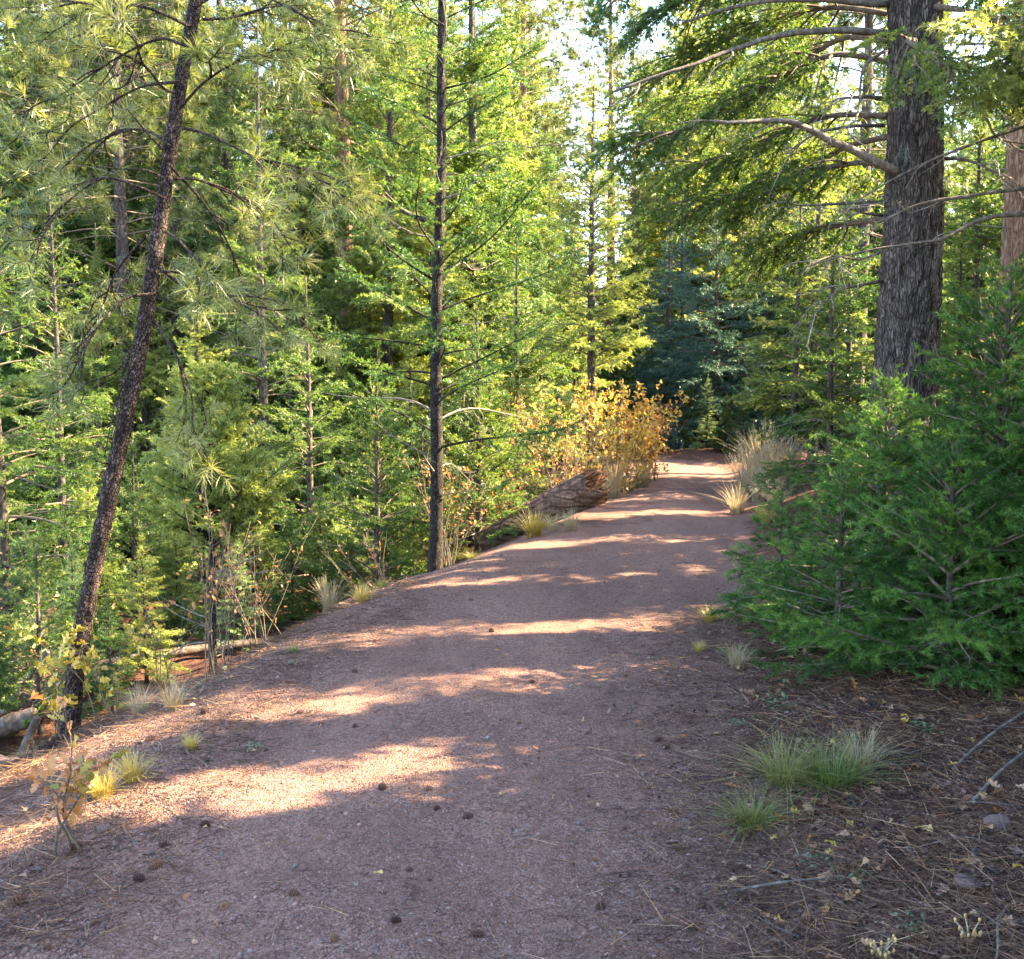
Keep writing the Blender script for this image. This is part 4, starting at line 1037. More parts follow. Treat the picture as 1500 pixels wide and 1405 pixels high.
# ------------------------------------------------------------------ grass
def grass_mesh(n, h, spread, seed, mat, wid=0.0035, lean=0.6, seeds=0.0):
    rng = np.random.default_rng(seed)
    az = rng.uniform(0, 2 * PI, n); r = spread * np.sqrt(rng.random(n)) * 0.5
    base = np.stack([r * np.cos(az), r * np.sin(az), np.full(n, -0.02)], -1)
    a2 = az + rng.normal(0, 0.7, n)
    out = np.stack([np.cos(a2), np.sin(a2), 0 * a2], -1)
    H = h * rng.uniform(0.45, 1.1, n); le = lean * (rng.uniform(0.1, 1.0, n) + 0.9 * (rng.random(n) < 0.25))
    u = np.linspace(0, 1, 5)[None, :, None]
    P = base[:, None] + np.array([0, 0, 1.0]) * (H[:, None, None] * (u - 0.28 * le[:, None, None] * u ** 2)) + out[:, None] * (H * le)[:, None, None] * u ** 2
    sidev = np.cross(out, np.array([0, 0, 1.0])) * 1.0 + rng.normal(0, 0.3, (n, 3))
    sidev = unit(sidev)[:, None] * (wid * np.array([1, 0.9, 0.75, 0.5, 0.1]))[None, :, None]
    Vv = np.stack([P - sidev, P + sidev], 2).reshape(-1, 3)
    b = np.arange(n)[:, None] * 10 + np.arange(4)[None] * 2
    F = np.concatenate([np.stack([b, b + 1, b + 3], -1).reshape(-1, 3), np.stack([b, b + 3, b + 2], -1).reshape(-1, 3)])
    g = Geo(); g.add(Vv, F, 0, np.clip(np.repeat(rng.normal(0.42, 0.25, n), 10) + np.tile(np.repeat([-0.22, -0.1, 0.05, 0.2, 0.35], 2), n), 0, 1))
    if seeds:     # feathery seed heads
        k = rng.random(n) < seeds
        p0 = P[k, 3]; p1 = P[k, 4]
        g.add(*(lambda q: (q[0], q[1], 0, q[2]))(needles(p0, p1 + (p1 - p0) * 0.3, 0.006, 0.022, 0.004, rng, 15, 50, 1.0, np.full(k.sum(), 0.7))))
    return g.mesh('grass_tuft', mat, False)
GM = {'g': [grass_mesh(300, 0.30, 0.17, 400 + i, M_GRASSG, 0.0022, 1.5) for i in range(2)], 'y': [grass_mesh(260, 0.36, 0.16, 410 + i, M_GRASSY, 0.0035, 0.8) for i in range(2)],
      'p': [grass_mesh(220, 0.75, 0.22, 420 + i, M_GRASSP, 0.0035, 0.45, 0.6) for i in range(2)], 's': [grass_mesh(70, 0.16, 0.12, 430 + i, M_GRASSY, 0.0026, 1.0) for i in range(2)], 'f': [grass_mesh(240, 0.42, 0.18, 440 + i, M_GRASSP, 0.0024, 0.7) for i in range(2)]}
gi = 0
for px, d, k, s, lab in [
        (1220, 4.15, 'g', 0.85, 'widest green grass clump in the litter right of the path'), (1150, 4.25, 'g', 0.75, 'flattened dark green grass left of the widest clump'), (1262, 4.25, 'f', 0.5, 'dry standing blades at the right end of the widest grass clump'),
        (1102, 3.88, 'g', 0.55, 'small bright green grass tuft at the right path edge'), (1040, 7.3, 'y', 0.4, 'yellow green tuft on the right path edge left of the fir thicket'), (1080, 6.0, 'f', 0.42, 'dry grass tuft under the left tips of the fir thicket'),
        (782, 11.6, 'y', 0.95, 'golden grass clump in front of the fallen log'), (835, 11.9, 'f', 0.72, 'straw coloured upright grass below the splintered log end'), (810, 12.0, 'f', 0.6, 'straw grass between the golden clump and the log end'),
        (1080, 13.5, 'f', 1.0, 'low golden grass at the right path edge before the tall dry stand'), (1092, 15.2, 'p', 1.0, 'tall dry grass at the right path edge, nearest of the stand'), (1120, 15.8, 'p', 1.2, 'tallest dry grass with seed heads on the right bank'), (1148, 15.2, 'p', 1.0, 'tall dry grass at the back of the right bank stand'),
        (1110, 14.6, 'p', 0.7, 'dry grass halfway up the right bank stand'), (1108, 17.2, 'p', 1.1, 'dry grass of the stand farthest along the right edge'),
        (900, 15.4, 'p', 0.75, 'tall dry grass at the foot of the golden oak bush'), (940, 16.8, 'f', 1.2, 'dry grass at the path edge under the pale oak bush'), (872, 14.6, 'f', 1.1, 'dry grass between the log end and the golden oak bush'), (1135, 13.6, 'f', 1.0, 'dry grass under the leafy weeds of the right bank'), (1120, 12.2, 'y', 0.8, 'yellow grass on the right bank in front of the dry stand'),
        (482, 9.0, 'p', 0.42, 'pale wispy grass tuft on the left bank edge'), (530, 8.5, 'y', 0.5, 'small golden tuft on the left bank edge near the wispy tuft'), (150, 4.2, 'y', 0.45, 'glowing sunlit straw tuft on the left bank'), (195, 4.35, 'y', 0.42, 'second glowing straw tuft on the left bank, nearer the path'),
        (255, 5.6, 'f', 0.5, 'thin dry tuft right of the leaning pine foot'), (280, 4.7, 'y', 0.25, 'tiny yellow tuft below the thin dry tuft on the left bank'), (205, 5.9, 'f', 0.45, 'thin dry tuft beside the leaning pine foot'), (60, 6.4, 'g', 0.6, 'green grass left of the leaning pine foot'),
        (690, 10.6, 'g', 0.35, 'low green grass right of the sparse fir foot'), (560, 9.9, 'g', 0.4, 'low green grass left of the sparse fir foot'), (430, 6.5, 'g', 0.22, 'tiny green tuft on the left path shoulder'), (1025, 6.5, 'y', 0.25, 'tiny yellow tuft on the right path shoulder')]:
    o = link('grass_tuft', GM[k][gi % 2], None, at(px, d)); o.scale = (s,) * 3; o.rotation_euler = (0, 0, gi * 1.1); tag(o, lab, 'grass tuft', 'grass tufts along the path'); gi += 1

# ------------------------------------------------------------------ oak leaves, saplings and bushes
def oak_leaf(seed, L=0.07, lobes=3):
    rng = np.random.default_rng(seed)
    out = [(0, 0.004)]
    for i in range(lobes):
        y0 = 0.18 + i * 0.26
        out += [(y0 - 0.06, 0.07 + 0.02 * i), (y0 + 0.07, 0.26 - 0.03 * abs(i - 1) + rng.normal(0, 0.02)), (y0 + 0.15, 0.25 - 0.03 * abs(i - 1)), (y0 + 0.19, 0.11)]
    out += [(0.94, 0.12), (1.0, 0.0)]
    o = np.array(out); n = len(o)
    mid_ = np.stack([0 * o[:, 0], o[:, 0], 0 * o[:, 0]], -1); lf = np.stack([-o[:, 1], o[:, 0], 0 * o[:, 0]], -1); rt = np.stack([o[:, 1], o[:, 0], 0 * o[:, 0]], -1)
    v = np.concatenate([lf, mid_, rt])
    v[:, 2] = 0.55 * np.abs(v[:, 0]) + rng.uniform(-0.35, 0.2) * v[:, 1] ** 2 + 0.10 * np.sin(v[:, 1] * 5 + v[:, 0] * 9 + rng.uniform(0, 6))
    F = []
    for i in range(n - 1):
        for s in (0, n): F += [(s + i, s + n + i, s + n + i + 1), (s + i, s + n + i + 1, s + i + 1)]
    st = np.array([[0, -0.28, -0.02], [0.012, -0.28, -0.02], [0.012, 0.03, 0], [-0.012, 0.03, 0]])
    v = np.concatenate([v, st]); F += [(3 * n, 3 * n + 1, 3 * n + 2), (3 * n, 3 * n + 2, 3 * n + 3)]
    return v * L, F
LEAF_ARR = [oak_leaf(500 + i, 1.0, 3 if i % 2 else 2) for i in range(4)]
def leaf_mesh(i, mat):
    g = Geo(); g.add(LEAF_ARR[i][0], LEAF_ARR[i][1], 0, 0.2 + 0.2 * i); return g.mesh('leaf', mat, True)
LEAFM = {m.name: [leaf_mesh(i, m) for i in range(4)] for m in (M_OAKY, M_OAKO, M_OAKG, M_LEAFT)}

def rand_rot(rng, tilt):
    return Matrix.Rotation(rng.uniform(0, 2 * PI), 4, 'Z') @ Matrix.Rotation(rng.normal(0, tilt), 4, 'X') @ Matrix.Rotation(rng.normal(0, tilt), 4, 'Y')

def sapling(name, lab, cat, loc, stems, H, spread, nleaf, mats, leafL, seed, objects=True, r=0.005, low=0.35, group=None, stem_mat=None, bare=0.0):
    rng = np.random.default_rng(seed)
    t = thing(name, lab, cat, loc, 0, group)
    pts = []
    gw = Geo()
    for s in range(stems):
        a = rng.uniform(0, 2 * PI); h = H * rng.uniform(0.65, 1.05); n = 9; u = np.linspace(0, 1, n)
        ex = spread * rng.uniform(0.3, 1.0)
        b0 = rng.normal(0, 0.02 + 0.10 * spread * (stems > 5), 2)
        P = np.stack([b0[0] + ex * np.cos(a) * u ** 1.3 + 0.02 * np.sin(u * 7 + s), b0[1] + ex * np.sin(a) * u ** 1.3 + 0.02 * np.cos(u * 6 + s), -0.03 + h * u], -1)
        rr_ = np.interp(u, [0, 1], [r, r * 0.3])
        if objects:
            g1 = Geo(); g1.add(*tubes(P, rr_, 6)); so = g1
        else: gw.add(*tubes(P, rr_, 4)); so = gw
        nt = max(2, int(h / 0.11))
        tt = rng.uniform(low, 1, nt); b, T = interp_poly(P, tt)
        D = unit(T * 0.5 + rng.normal(0, 0.6, (nt, 3)) * np.array([1, 1, 0.5])); ll = 0.10 + 0.28 * h * rng.uniform(0.2, 0.8, nt) * (1.1 - tt)
        LP = poly(b, D, ll, 5, np.array([[0, 0, 0.25]]) + rng.normal(0, 0.15, (nt, 3)))
        so.add(*tubes(LP, np.linspace(r * 0.42, r * 0.2, 5)[None] * np.ones((nt, 1)), 3))
        if objects: link('stem', so.mesh('stem', stem_mat or M_TWIG), t)
        for q in LP: pts += list(q[2:])
        pts += list(P[int(n * low) + 1:])
    if not objects: tag(link('stems', gw.mesh('stems', stem_mat or M_TWIG), t), kind='stuff')
    pts = np.array(pts); gl = {m.name: Geo() for m in mats}
    for i in range(nleaf):
        p = pts[int(rng.integers(len(pts)))] + rng.normal(0, 0.012, 3)
        m = mats[int(rng.integers(len(mats)))]; L = leafL * rng.uniform(0.6, 1.15)
        M = Matrix.Translation(Vector(p)) @ rand_rot(rng, 0.8) @ Matrix.Scale(L, 4)
        li = int(rng.integers(4))
        if objects: link('leaf', LEAFM[m.name][li], t, mat=M)
        else: gl[m.name].add(xf(M, LEAF_ARR[li][0]), LEAF_ARR[li][1], 0, float(np.clip(rng.normal(0.5, 0.25), 0, 1)))
    for m in mats:
        if gl[m.name].v: tag(link('leaves', gl[m.name].mesh('leaves', m), t), kind='stuff')
    return t
sapling('oak_sapling', 'oak sapling with tan orange leaves standing in the left foreground', 'sapling', at(90, 3.66), 4, 0.56, 0.22, 66, [M_OAKO, M_OAKO, M_OAKO, M_OAKG], 0.066, 601, r=0.006, low=0.4)
sapling('oak_sapling', 'oak sapling with yellow lobed leaves hugging the leaning pine foot', 'sapling', at(85, 5.9), 4, 0.55, 0.25, 46, [M_OAKY, M_OAKG], 0.075, 602, r=0.004, low=0.3)
sapling('oak_sapling', 'oak sapling with olive and gold leaves right of the leaning pine foot', 'sapling', at(165, 6.15), 5, 0.58, 0.32, 60, [M_OAKG, M_OAKG, M_OAKY], 0.08, 603, r=0.004, low=0.3)
sapling('bare_sapling', 'thin red stemmed sapling with a few orange leaves on the left bank', 'sapling', at(308, 6.7), 5, 1.25, 0.22, 42, [M_OAKO], 0.05, 604, r=0.005, low=0.35)
sapling('bare_sapling', 'thin grey stemmed sapling with sparse orange leaves behind the red stemmed one', 'sapling', at(335, 7.6), 5, 1.1, 0.25, 30, [M_OAKO], 0.05, 605, r=0.004, low=0.4)
sapling('bare_sapling', 'leafless looking brush of thin stems between the leaning pine and red stems', 'sapling', at(240, 7.2), 5, 0.8, 0.35, 22, [M_OAKO, M_OAKG], 0.05, 606, r=0.004)
sapling('oak_bush', 'golden yellow oak bush leaning into the path before the bend', 'bush', at(905, 16.2), 26, 1.6, 1.1, 1500, [M_OAKY], 0.080, 610, objects=False, r=0.006, low=0.02)
sapling('oak_bush', 'pale golden oak bush nearest the bend on the left path edge', 'bush', at(945, 17.8), 20, 1.45, 0.95, 1300, [M_OAKY, M_OAKY, M_OAKO], 0.075, 611, objects=False, r=0.007, low=0.1)
sapling('oak_bush', 'pale yellow oak brush round the slim fir stem', 'bush', at(852, 15.7), 18, 1.5, 0.9, 650, [M_OAKY], 0.065, 621, objects=False, r=0.005, low=0.05)
sapling('dry_bush', 'dry tan twiggy bush behind the fallen log', 'bush', at(820, 14.6), 15, 1.5, 0.75, 420, [M_OAKO, M_OAKY], 0.055, 612, objects=False, r=0.006, low=0.2, stem_mat=M_TWIG)
sapling('dry_bush', 'dry rusty brush around the left end of the fallen log', 'bush', at(715, 13.9), 20, 0.95, 0.6, 300, [M_OAKO], 0.05, 613, objects=False, r=0.005, low=0.15)
sapling('dry_bush', 'orange leaved brush clinging to the sparse fir foot', 'bush', at(655, 10.9), 14, 1.25, 0.42, 170, [M_OAKO], 0.05, 614, objects=False, r=0.005, low=0.3)
sapling('dry_bush', 'tall dry twigs above the fallen log left of the slim fir', 'bush', at(775, 15.2), 13, 1.75, 0.7, 260, [M_OAKO, M_OAKG], 0.055, 615, objects=False, r=0.006, low=0.3, stem_mat=M_TWIG)
sapling('dry_bush', 'bare dead brush under the low fir left of the sparse fir', 'bush', at(560, 11.0), 12, 0.8, 0.6, 60, [M_OAKO], 0.05, 616, objects=False, r=0.006, low=0.1, stem_mat=M_TWIG)
sapling('dry_bush', 'dry brush with a few orange leaves at the left edge forest floor', 'bush', at(40, 9.6), 18, 1.0, 0.7, 120, [M_OAKY, M_OAKO], 0.07, 617, objects=False, r=0.005, low=0.2, stem_mat=M_TWIG)
sapling('dry_bush', 'bare grey brush behind the red stemmed sapling', 'bush', at(385, 10.0), 11, 1.25, 0.7, 60, [M_OAKO], 0.05, 618, objects=False, r=0.005, low=0.2, stem_mat=M_TWIG)
sapling('dry_bush', 'pale dry weeds with yellow leaves on the right bank behind the tall grass', 'bush', at(1165, 15.3), 18, 0.7, 0.5, 130, [M_OAKY, M_OAKG], 0.06, 619, objects=False, r=0.004, low=0.2, stem_mat=M_TWIG)
sapling('dry_bush', 'bare reddish twigs rising behind the tallest fir sapling at the right edge', 'bush', at(1465, 8.0), 16, 2.1, 0.5, 50, [M_OAKY], 0.05, 620, objects=False, r=0.007, low=0.3)

# dry seed heads at the bottom edge
for q_, (px, d) in enumerate([(1290, 2.90), (1420, 2.88)]):
    x, y, z = at(px, d); rng = np.random.default_rng(640 + q_)
    t = thing('dry_wildflower', ['dry wildflower with straw coloured seed heads at the bottom edge', 'dry wildflower right of the first at the bottom edge, shorter heads', 'single dry seed stalk among the cones above the bottom edge'][q_], 'dry flower', (x, y, z))
    g, g2 = Geo(), Geo()
    for s in range(14):
        a = rng.uniform(0, 6.28); e = np.array([0.05 * math.cos(a), 0.05 * math.sin(a), rng.uniform(0.06, 0.10)]) * rng.uniform(0.4, 0.8)
        P = np.array([[0, 0, -0.01], e * 0.5 + np.array([0, 0, 0.015]), e]); g.add(*tubes(P, np.array([0.0028, 0.0022, 0.0016]), 4))
        hp = e + np.array([[0, 0, -0.006], [0, 0, 0.003], [0, 0, 0.007], [0, 0, 0.010]]); g2.add(*tubes(hp, np.array([0.002, 0.0040, 0.0038, 0.0012]), 7), 0, float(rng.random()))
    link('stem', g.mesh('stem', M_GRASSP), t); link('seed_heads', g2.mesh('seed_heads', M_BERRY), t)['kind'] = 'stuff'

# herbs
def herb_mesh(seed, n=26):
    rng = np.random.default_rng(seed); g = Geo()
    for i in range(n):
        a = rng.uniform(0, 6.28); L = rng.uniform(0.03, 0.07); b = np.array([rng.normal(0, 0.05), rng.normal(0, 0.05), rng.uniform(0.0, 0.05)])
        d = np.array([math.cos(a), math.sin(a), rng.uniform(0.1, 0.7)]); s = np.array([-math.sin(a), math.cos(a), 0]) * L * 0.17
        m = b + d * L * 0.5 + np.array([0, 0, 0.006]); g.add([b, m - s, m + s, b + d * L - np.array([0, 0, 0.01])], [(0, 1, 2), (1, 3, 2)], 0, float(rng.random()))
    return g.mesh('leaves', M_HERB, False)
HERB = [herb_mesh(650), herb_mesh(651)]
for q_, (px, d, s, lab) in enumerate([(1355, 4.6, 1.1, 'grey green leafy weed in the litter under the fir thicket'), (1140, 5.2, 1.2, 'grey green weeds beside the path below the smallest fir'), (1085, 5.0, 0.9, 'sparse weeds on the right path edge'), (1195, 3.55, 0.8, 'small dark green weed below the small grass tuft'), (1260, 3.35, 0.9, 'grey green weed near the thin horizontal stick'),
                                      (1170, 5.5, 1.0, 'weed at the shaded edge of the fir thicket'), (370, 4.75, 0.8, 'small weed on the sunny left bank'), (1340, 3.0, 0.7, 'bluish weed leaf near the bottom edge'), (430, 6.2, 0.7, 'small weed on the left path shoulder')]):
    o = link('weed', HERB[q_ % 2], None, at(px, d)); o.scale = (s * 0.7,) * 3; o.rotation_euler = (0, 0, q_); tag(o, lab, 'weed', 'small weeds on the banks')

# ------------------------------------------------------------------ pine cones, twigs and leaves lying about
def cone_mesh(seed, L=0.075):
    rng = np.random.default_rng(seed); g = Geo(); n = 78
    s = np.linspace(0, 1, 8); g.add(*tubes(np.stack([L * (s - 0.5), 0 * s, 0 * s], -1), 0.013 * np.sin(0.25 + s * 2.7), 8), 0, 0.05)
    for i in range(n):
        t = (i + 0.5) / n; a = i * 2.39996; w = math.sin(0.30 + t * 2.55)
        c = np.array([L * (t - 0.5), 0, 0]); rad = np.array([0, math.cos(a), math.sin(a)]); tang = np.array([0, -math.sin(a), math.cos(a)])
        e = c + rad * (0.026 * w + 0.004) + np.array([0.010 * (t - 0.15), 0, 0]); b = c + rad * 0.008; h = 0.0075 * (0.6 + w * 0.5)
        th = np.array([0.0028, 0, 0])
        g.add([b, e - tang * h, e + tang * h, e + rad * 0.003 + th, e - tang * h * 0.8 - th, e + tang * h * 0.8 - th], [(0, 1, 3), (0, 3, 2), (1, 4, 3), (2, 3, 5), (4, 5, 3), (0, 4, 1), (0, 2, 5), (0, 5, 4)], 0, [0.1, 0.6, 0.6, 0.85, 0.3, 0.3])
    return g.mesh('pine_cone', M_CONE, False)
CONES = [cone_mesh(700), cone_mesh(701, 0.065), cone_mesh(702, 0.085)]
rng = np.random.default_rng(720)
cl_ = []
for px, py in [(685, 1198), (628, 1157), (560, 1155), (600, 1275), (870, 1260), (205, 1025), (300, 1045), (220, 1085), (230, 1270), (205, 1290), (70, 1390), (25, 1325), (490, 1378), (140, 1352), (700, 1370), (390, 1100), (440, 1045), (520, 1065), (470, 1063), (975, 1095), (930, 1030), (1180, 1290), (1030, 1330), (1015, 1360), (1115, 1335), (1080, 1288), (1240, 1275), (1330, 1225), (1400, 1215), (1130, 1365), (1270, 1395), (1455, 1330), (1490, 1265), (1390, 1270),
               (860, 1075), (965, 1085), (520, 985), (780, 1000), (720, 925), (690, 880), (770, 1120), (640, 1185), (365, 930), (420, 1000), (985, 1190), (880, 1330), (1160, 1400), (1205, 1350), (1320, 1330), (1440, 1195), (1370, 1140), (1470, 1120), (580, 1350), (430, 1310), (330, 1330), (300, 1210), (240, 1240), (110, 1245), (760, 1060), (550, 940)]:
    v = (702.5 - py) / 1600.0; d = 1.6 / max(0.05, (math.sin(PITCH) - v * math.cos(PITCH)) / (math.cos(PITCH) + v * math.sin(PITCH)))
    for _ in range(6):
        x, y, z = at(px, d); d = (1.6 - z) / max(0.05, (math.sin(PITCH) - v * math.cos(PITCH)) / (math.cos(PITCH) + v * math.sin(PITCH)))
    cl_.append((px, d))
for q_ in range(110):
    cl_.append((rng.uniform(1090, 1520), rng.uniform(2.9, 5.6)))
for q_, (px, d) in enumerate(cl_):
    x, y, z = at(px, d); on = 'path' if abs(x - float(cx(y))) < 1.15 else ('left' if x < 0 else 'right')
    s = rng.uniform(0.5, 0.95) if on == 'path' else rng.uniform(0.6, 1.1)
    s *= 0.60 if on == 'path' else 0.72
    o = link('pine_cone', CONES[q_ % 3], None, (x, y, z + 0.008 * s)); o.scale = (s,) * 3; o.rotation_euler = (rng.uniform(0, 6), rng.normal(0, 0.25), rng.uniform(0, 6))
    tag(o, {'path': 'small dark pine cone lying on the gravel path', 'left': 'dark pine cone lying on the sloping left bank', 'right': 'dark brown pine cone in the litter right of the path'}[on], 'pine cone', {'path': 'pine cones scattered on the path', 'left': 'pine cones on the left bank', 'right': 'pine cones in the right bank litter'}[on])
for q_ in range(285):
    u = rng.random()
    if u < 0.70: px, d = rng.uniform(1060, 1530), rng.uniform(2.9, 6.2)
    elif u < 0.8: px, d = rng.uniform(-20, 420), rng.uniform(3.4, 7.5)
    else: px, d = rng.uniform(250, 1050), rng.uniform(3.0, 9.0)
    x, y, z = at(px, d); on = 'path' if abs(x - float(cx(y))) < 1.15 else ('left' if x < 0 else 'right')
    m = (M_LEAFT, M_LEAFT, M_OAKO, M_LEAFT, M_OAKO, M_LEAFT, M_LEAFT, M_OAKY, M_LEAFT)[q_ % 9]
    s = rng.uniform(0.035, 0.07) * (0.6 if on == 'path' else 1)
    o = link('fallen_leaf', LEAFM[m.name][q_ % 4], None, (x, y, z + 0.018)); o.scale = (s,) * 3; o.rotation_euler = (rng.normal(0, 0.35), rng.normal(0, 0.35), rng.uniform(0, 6))
    hue = 'yellow' if m == M_OAKY else ('orange brown' if m == M_OAKO else 'tan')
    place_ = {'path': 'on the gravel path', 'left': 'on the left bank', 'right': 'in the litter right of the path'}[on]
    tag(o, 'dry %s leaf lying %s' % (hue, place_), 'fallen leaf', 'dry %s leaves lying %s' % (hue, place_))
TW = [LDEAD.T[i][1].mesh('twig', M_DEADW if i % 2 else M_TWIG) for i in range(5)] + [dead_branch(0.35, 7100 + i, 0.004, 3, 0.02)[0].mesh('twig', (M_TWIG, M_DEADW, M_BARKP)[i % 3]) for i in range(4)]
for q_ in range(110):
    u = rng.random()
    if u < 0.66: px, d = rng.uniform(1060, 1530), rng.uniform(2.9, 6.4)
    elif u < 0.86: px, d = rng.uniform(-20, 420), rng.uniform(3.2, 7.5)
    else: px, d = rng.uniform(250, 1050), rng.uniform(3.0, 7.0)
    x, y, z = at(px, d); on = 'path' if abs(x - float(cx(y))) < 1.15 else ('left' if x < 0 else 'right')
    s = rng.uniform(0.3, 0.55) if on == 'path' else rng.uniform(0.5, 1.1)
    o = link('twig', TW[5 + q_ % 4] if on == 'path' else TW[q_ % 9], None, (x, y, z + 0.014)); o.scale = (s, s, s * 0.35); o.rotation_euler = (0, 0.0, rng.uniform(0, 6.28))
    place_ = {'path': 'on the gravel path', 'left': 'on the sloping left bank', 'right': 'in the litter right of the path'}[on]
    tag(o, 'thin dry twig lying %s' % place_, 'twig', 'dry twigs lying %s' % place_)

# ------------------------------------------------------------------ gravel and needle litter (uncountable): one object each
def scatter(name, P, rot, scl, colr, mat, prim):
    me = bpy.data.meshes.new(name); n = len(P)
    me.vertices.add(n); me.vertices.foreach_set('co', P.astype(np.float32).ravel())
    for nm, arr in (('rot', rot), ('scl', scl)):
        a = me.attributes.new(nm, 'FLOAT_VECTOR', 'POINT'); a.data.foreach_set('vector', arr.astype(np.float32).ravel())
    a = me.attributes.new('col', 'FLOAT_COLOR', 'POINT'); a.data.foreach_set('color', np.c_[colr, np.ones(n)].astype(np.float32).ravel())
    o = link(name, me); tag(o, kind='stuff')
    ng = bpy.data.node_groups.new(name, 'GeometryNodeTree')
    ng.interface.new_socket('Geometry', in_out='INPUT', socket_type='NodeSocketGeometry'); ng.interface.new_socket('Geometry', in_out='OUTPUT', socket_type='NodeSocketGeometry')
    N = ng.nodes; i = N.new('NodeGroupInput'); u = N.new('NodeGroupOutput')
    mp = N.new('GeometryNodeMeshToPoints'); ip = N.new('GeometryNodeInstanceOnPoints'); sm = N.new('GeometryNodeSetMaterial'); sm.inputs['Material'].default_value = mat
    if prim == 'stone':
        pr = N.new('GeometryNodeMeshIcoSphere'); pr.inputs['Radius'].default_value = 1.0; pr.inputs['Subdivisions'].default_value = 1
    else:
        pr = N.new('GeometryNodeMeshCone'); pr.inputs['Vertices'].default_value = 3; pr.inputs['Side Segments'].default_value = 1; pr.inputs['Radius Top'].default_value = 0.5; pr.inputs['Radius Bottom'].default_value = 1.0; pr.inputs['Depth'].default_value = 1.0
    L = ng.links
    L.new(i.outputs[0], mp.inputs['Mesh']); L.new(mp.outputs[0], ip.inputs['Points']); L.new(pr.outputs['Mesh'], sm.inputs['Geometry']); L.new(sm.outputs[0], ip.inputs['Instance'])
    for nm, sock in (('rot', 'Rotation'), ('scl', 'Scale')):
        na = N.new('GeometryNodeInputNamedAttribute'); na.data_type = 'FLOAT_VECTOR'; na.inputs['Name'].default_value = nm; L.new(na.outputs['Attribute'], ip.inputs[sock])
    L.new(ip.outputs[0], u.inputs[0])
    md = o.modifiers.new('scatter', 'NODES'); md.node_group = ng
    return o

def ground_pts(n, px0, px1, d0, d1, rng, power=1.0):
    d = d0 + (d1 - d0) * rng.random(n) ** power; px = rng.uniform(px0, px1, n)
    x = (px - 750) / 1600 * (d + 0.15)
    return x, d, ground(x, d)
rng = np.random.default_rng(800)
pal = np.array([(0.42, 0.22, 0.18), (0.34, 0.175, 0.145), (0.26, 0.135, 0.11), (0.46, 0.30, 0.25), (0.32, 0.26, 0.24), (0.22, 0.17, 0.155), (0.48, 0.26, 0.18), (0.17, 0.10, 0.085)])
x, y, z = ground_pts(125000, -60, 1400, 2.7, 10.5, rng, 1.3)
u = x - cx(y); h = hw(y)
dens = np.where(u < 0, smooth(1 - np.maximum(-u - h, 0) / 1.5), np.maximum(0.10, smooth(1 - np.maximum(u - h, -0.2) / 0.9)))
keep = rng.random(len(x)) < dens * np.where(np.abs(u) < h * 0.75, 0.62, 1.0)
x, y, z = x[keep], y[keep], z[keep]; n = len(x)
sz = 0.0020 + 0.0026 * rng.random(n) ** 2.5 + 0.0075 * (rng.random(n) < 0.02) * rng.random(n)
sz *= np.where((x - cx(y)) < -0.9, 1.35, 1.0)
scl = sz[:, None] * rng.uniform(0.65, 1.35, (n, 3)); scl[:, 2] *= 0.75
scatter('gravel', np.stack([x, y, z + sz * 0.15], -1), rng.uniform(0, 6.28, (n, 3)), scl, pal[rng.integers(0, len(pal), n)] * rng.uniform(0.25, 0.70, (n, 1)), M_STONE, 'stone')

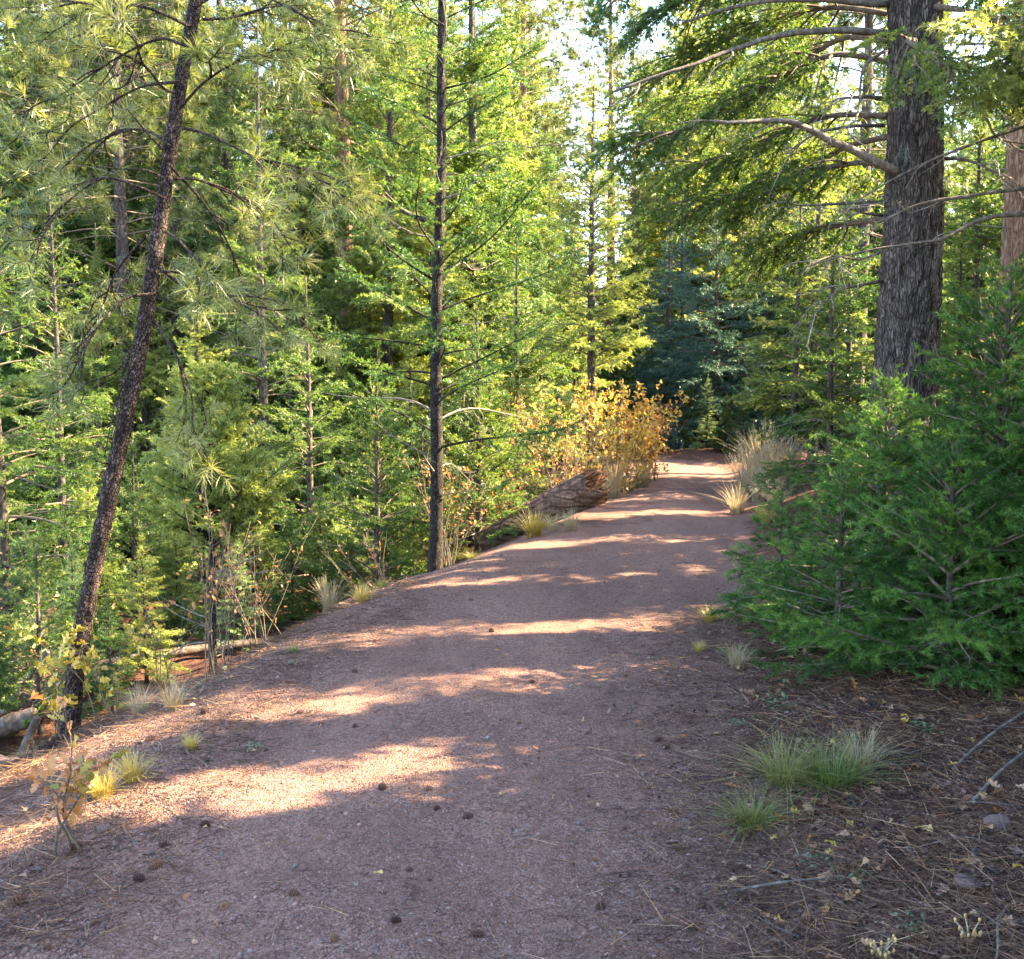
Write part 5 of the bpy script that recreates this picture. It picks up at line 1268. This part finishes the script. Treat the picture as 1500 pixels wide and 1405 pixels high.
def litter(name, parts, seed):
    rng = np.random.default_rng(seed); Ps, Rs, Ss, Cs = [], [], [], []
    for n, px0, px1, d0, d1, side, L0, L1, wid, hp in parts:
        x, y, z = ground_pts(n, px0, px1, d0, d1, rng, 1.3)
        u = x - cx(y); h = hw(y)
        if side == 'r': k = (u > h - 0.15 + 0.55 * rng.normal(0, 0.6, n))
        elif side == 'l': k = (u < -h + 0.5 * rng.random(n))
        else: k = np.abs(u) < h
        x, y, z = x[k], y[k], z[k]; n = len(x)
        Ps.append(np.stack([x, y, z + rng.uniform(0.002, hp, n)], -1))
        Rs.append(np.stack([np.radians(90 + rng.normal(0, 9, n)), np.zeros(n), rng.uniform(0, 6.28, n)], -1))
        w = wid * rng.uniform(0.7, 1.3, n); Ss.append(np.stack([w, w, rng.uniform(L0, L1, n)], -1))
        cp = np.array([(0.17, 0.075, 0.035), (0.24, 0.12, 0.055), (0.12, 0.050, 0.028), (0.27, 0.17, 0.09), (0.16, 0.10, 0.07), (0.05, 0.025, 0.018)])
        Cs.append(cp[rng.integers(0, 6, n)] * rng.choice([0.18, 0.45, 0.75, 1.5], (n, 1), p=[0.35, 0.3, 0.25, 0.10]))
    return scatter(name, np.concatenate(Ps), np.concatenate(Rs), np.concatenate(Ss), np.concatenate(Cs), M_LITTER, 'needle')
litter('needle_litter', [(34000, 800, 1560, 2.7, 7.5, 'r', 0.05, 0.16, 0.0011, 0.03), (6000, 50, 1150, 2.7, 10, 'p', 0.03, 0.12, 0.0010, 0.006), (17000, -60, 620, 3.0, 9.5, 'l', 0.05, 0.15, 0.0012, 0.02)], 810)
# bark chips and crumbs in the right hand litter
x, y, z = ground_pts(29000, 820, 1560, 2.7, 7.5, rng, 1.3); u = x - cx(y); k = u > hw(y) + 0.1 + rng.normal(0, 0.3, len(u))
x, y, z = x[k], y[k], z[k]; n = len(x)
scl = np.stack([rng.uniform(0.004, 0.016, n), rng.uniform(0.003, 0.010, n), rng.uniform(0.0015, 0.004, n)], -1) * rng.uniform(0.5, 1.1, (n, 1)) * np.where(rng.random((n, 1)) < 0.05, 1.9, 1.0)
pal2 = np.array([(0.05, 0.028, 0.02), (0.11, 0.06, 0.04), (0.20, 0.11, 0.07), (0.30, 0.19, 0.13), (0.03, 0.02, 0.016), (0.26, 0.17, 0.14), (0.15, 0.07, 0.04)])
scatter('bark_crumbs', np.stack([x, y, z + 0.002 + 0.008 * rng.random(n)], -1), np.stack([rng.normal(0, 0.4, n), rng.normal(0, 0.4, n), rng.uniform(0, 6.28, n)], -1), scl, 0.75 * pal2[rng.integers(0, 7, n)], M_STONE, 'stone')
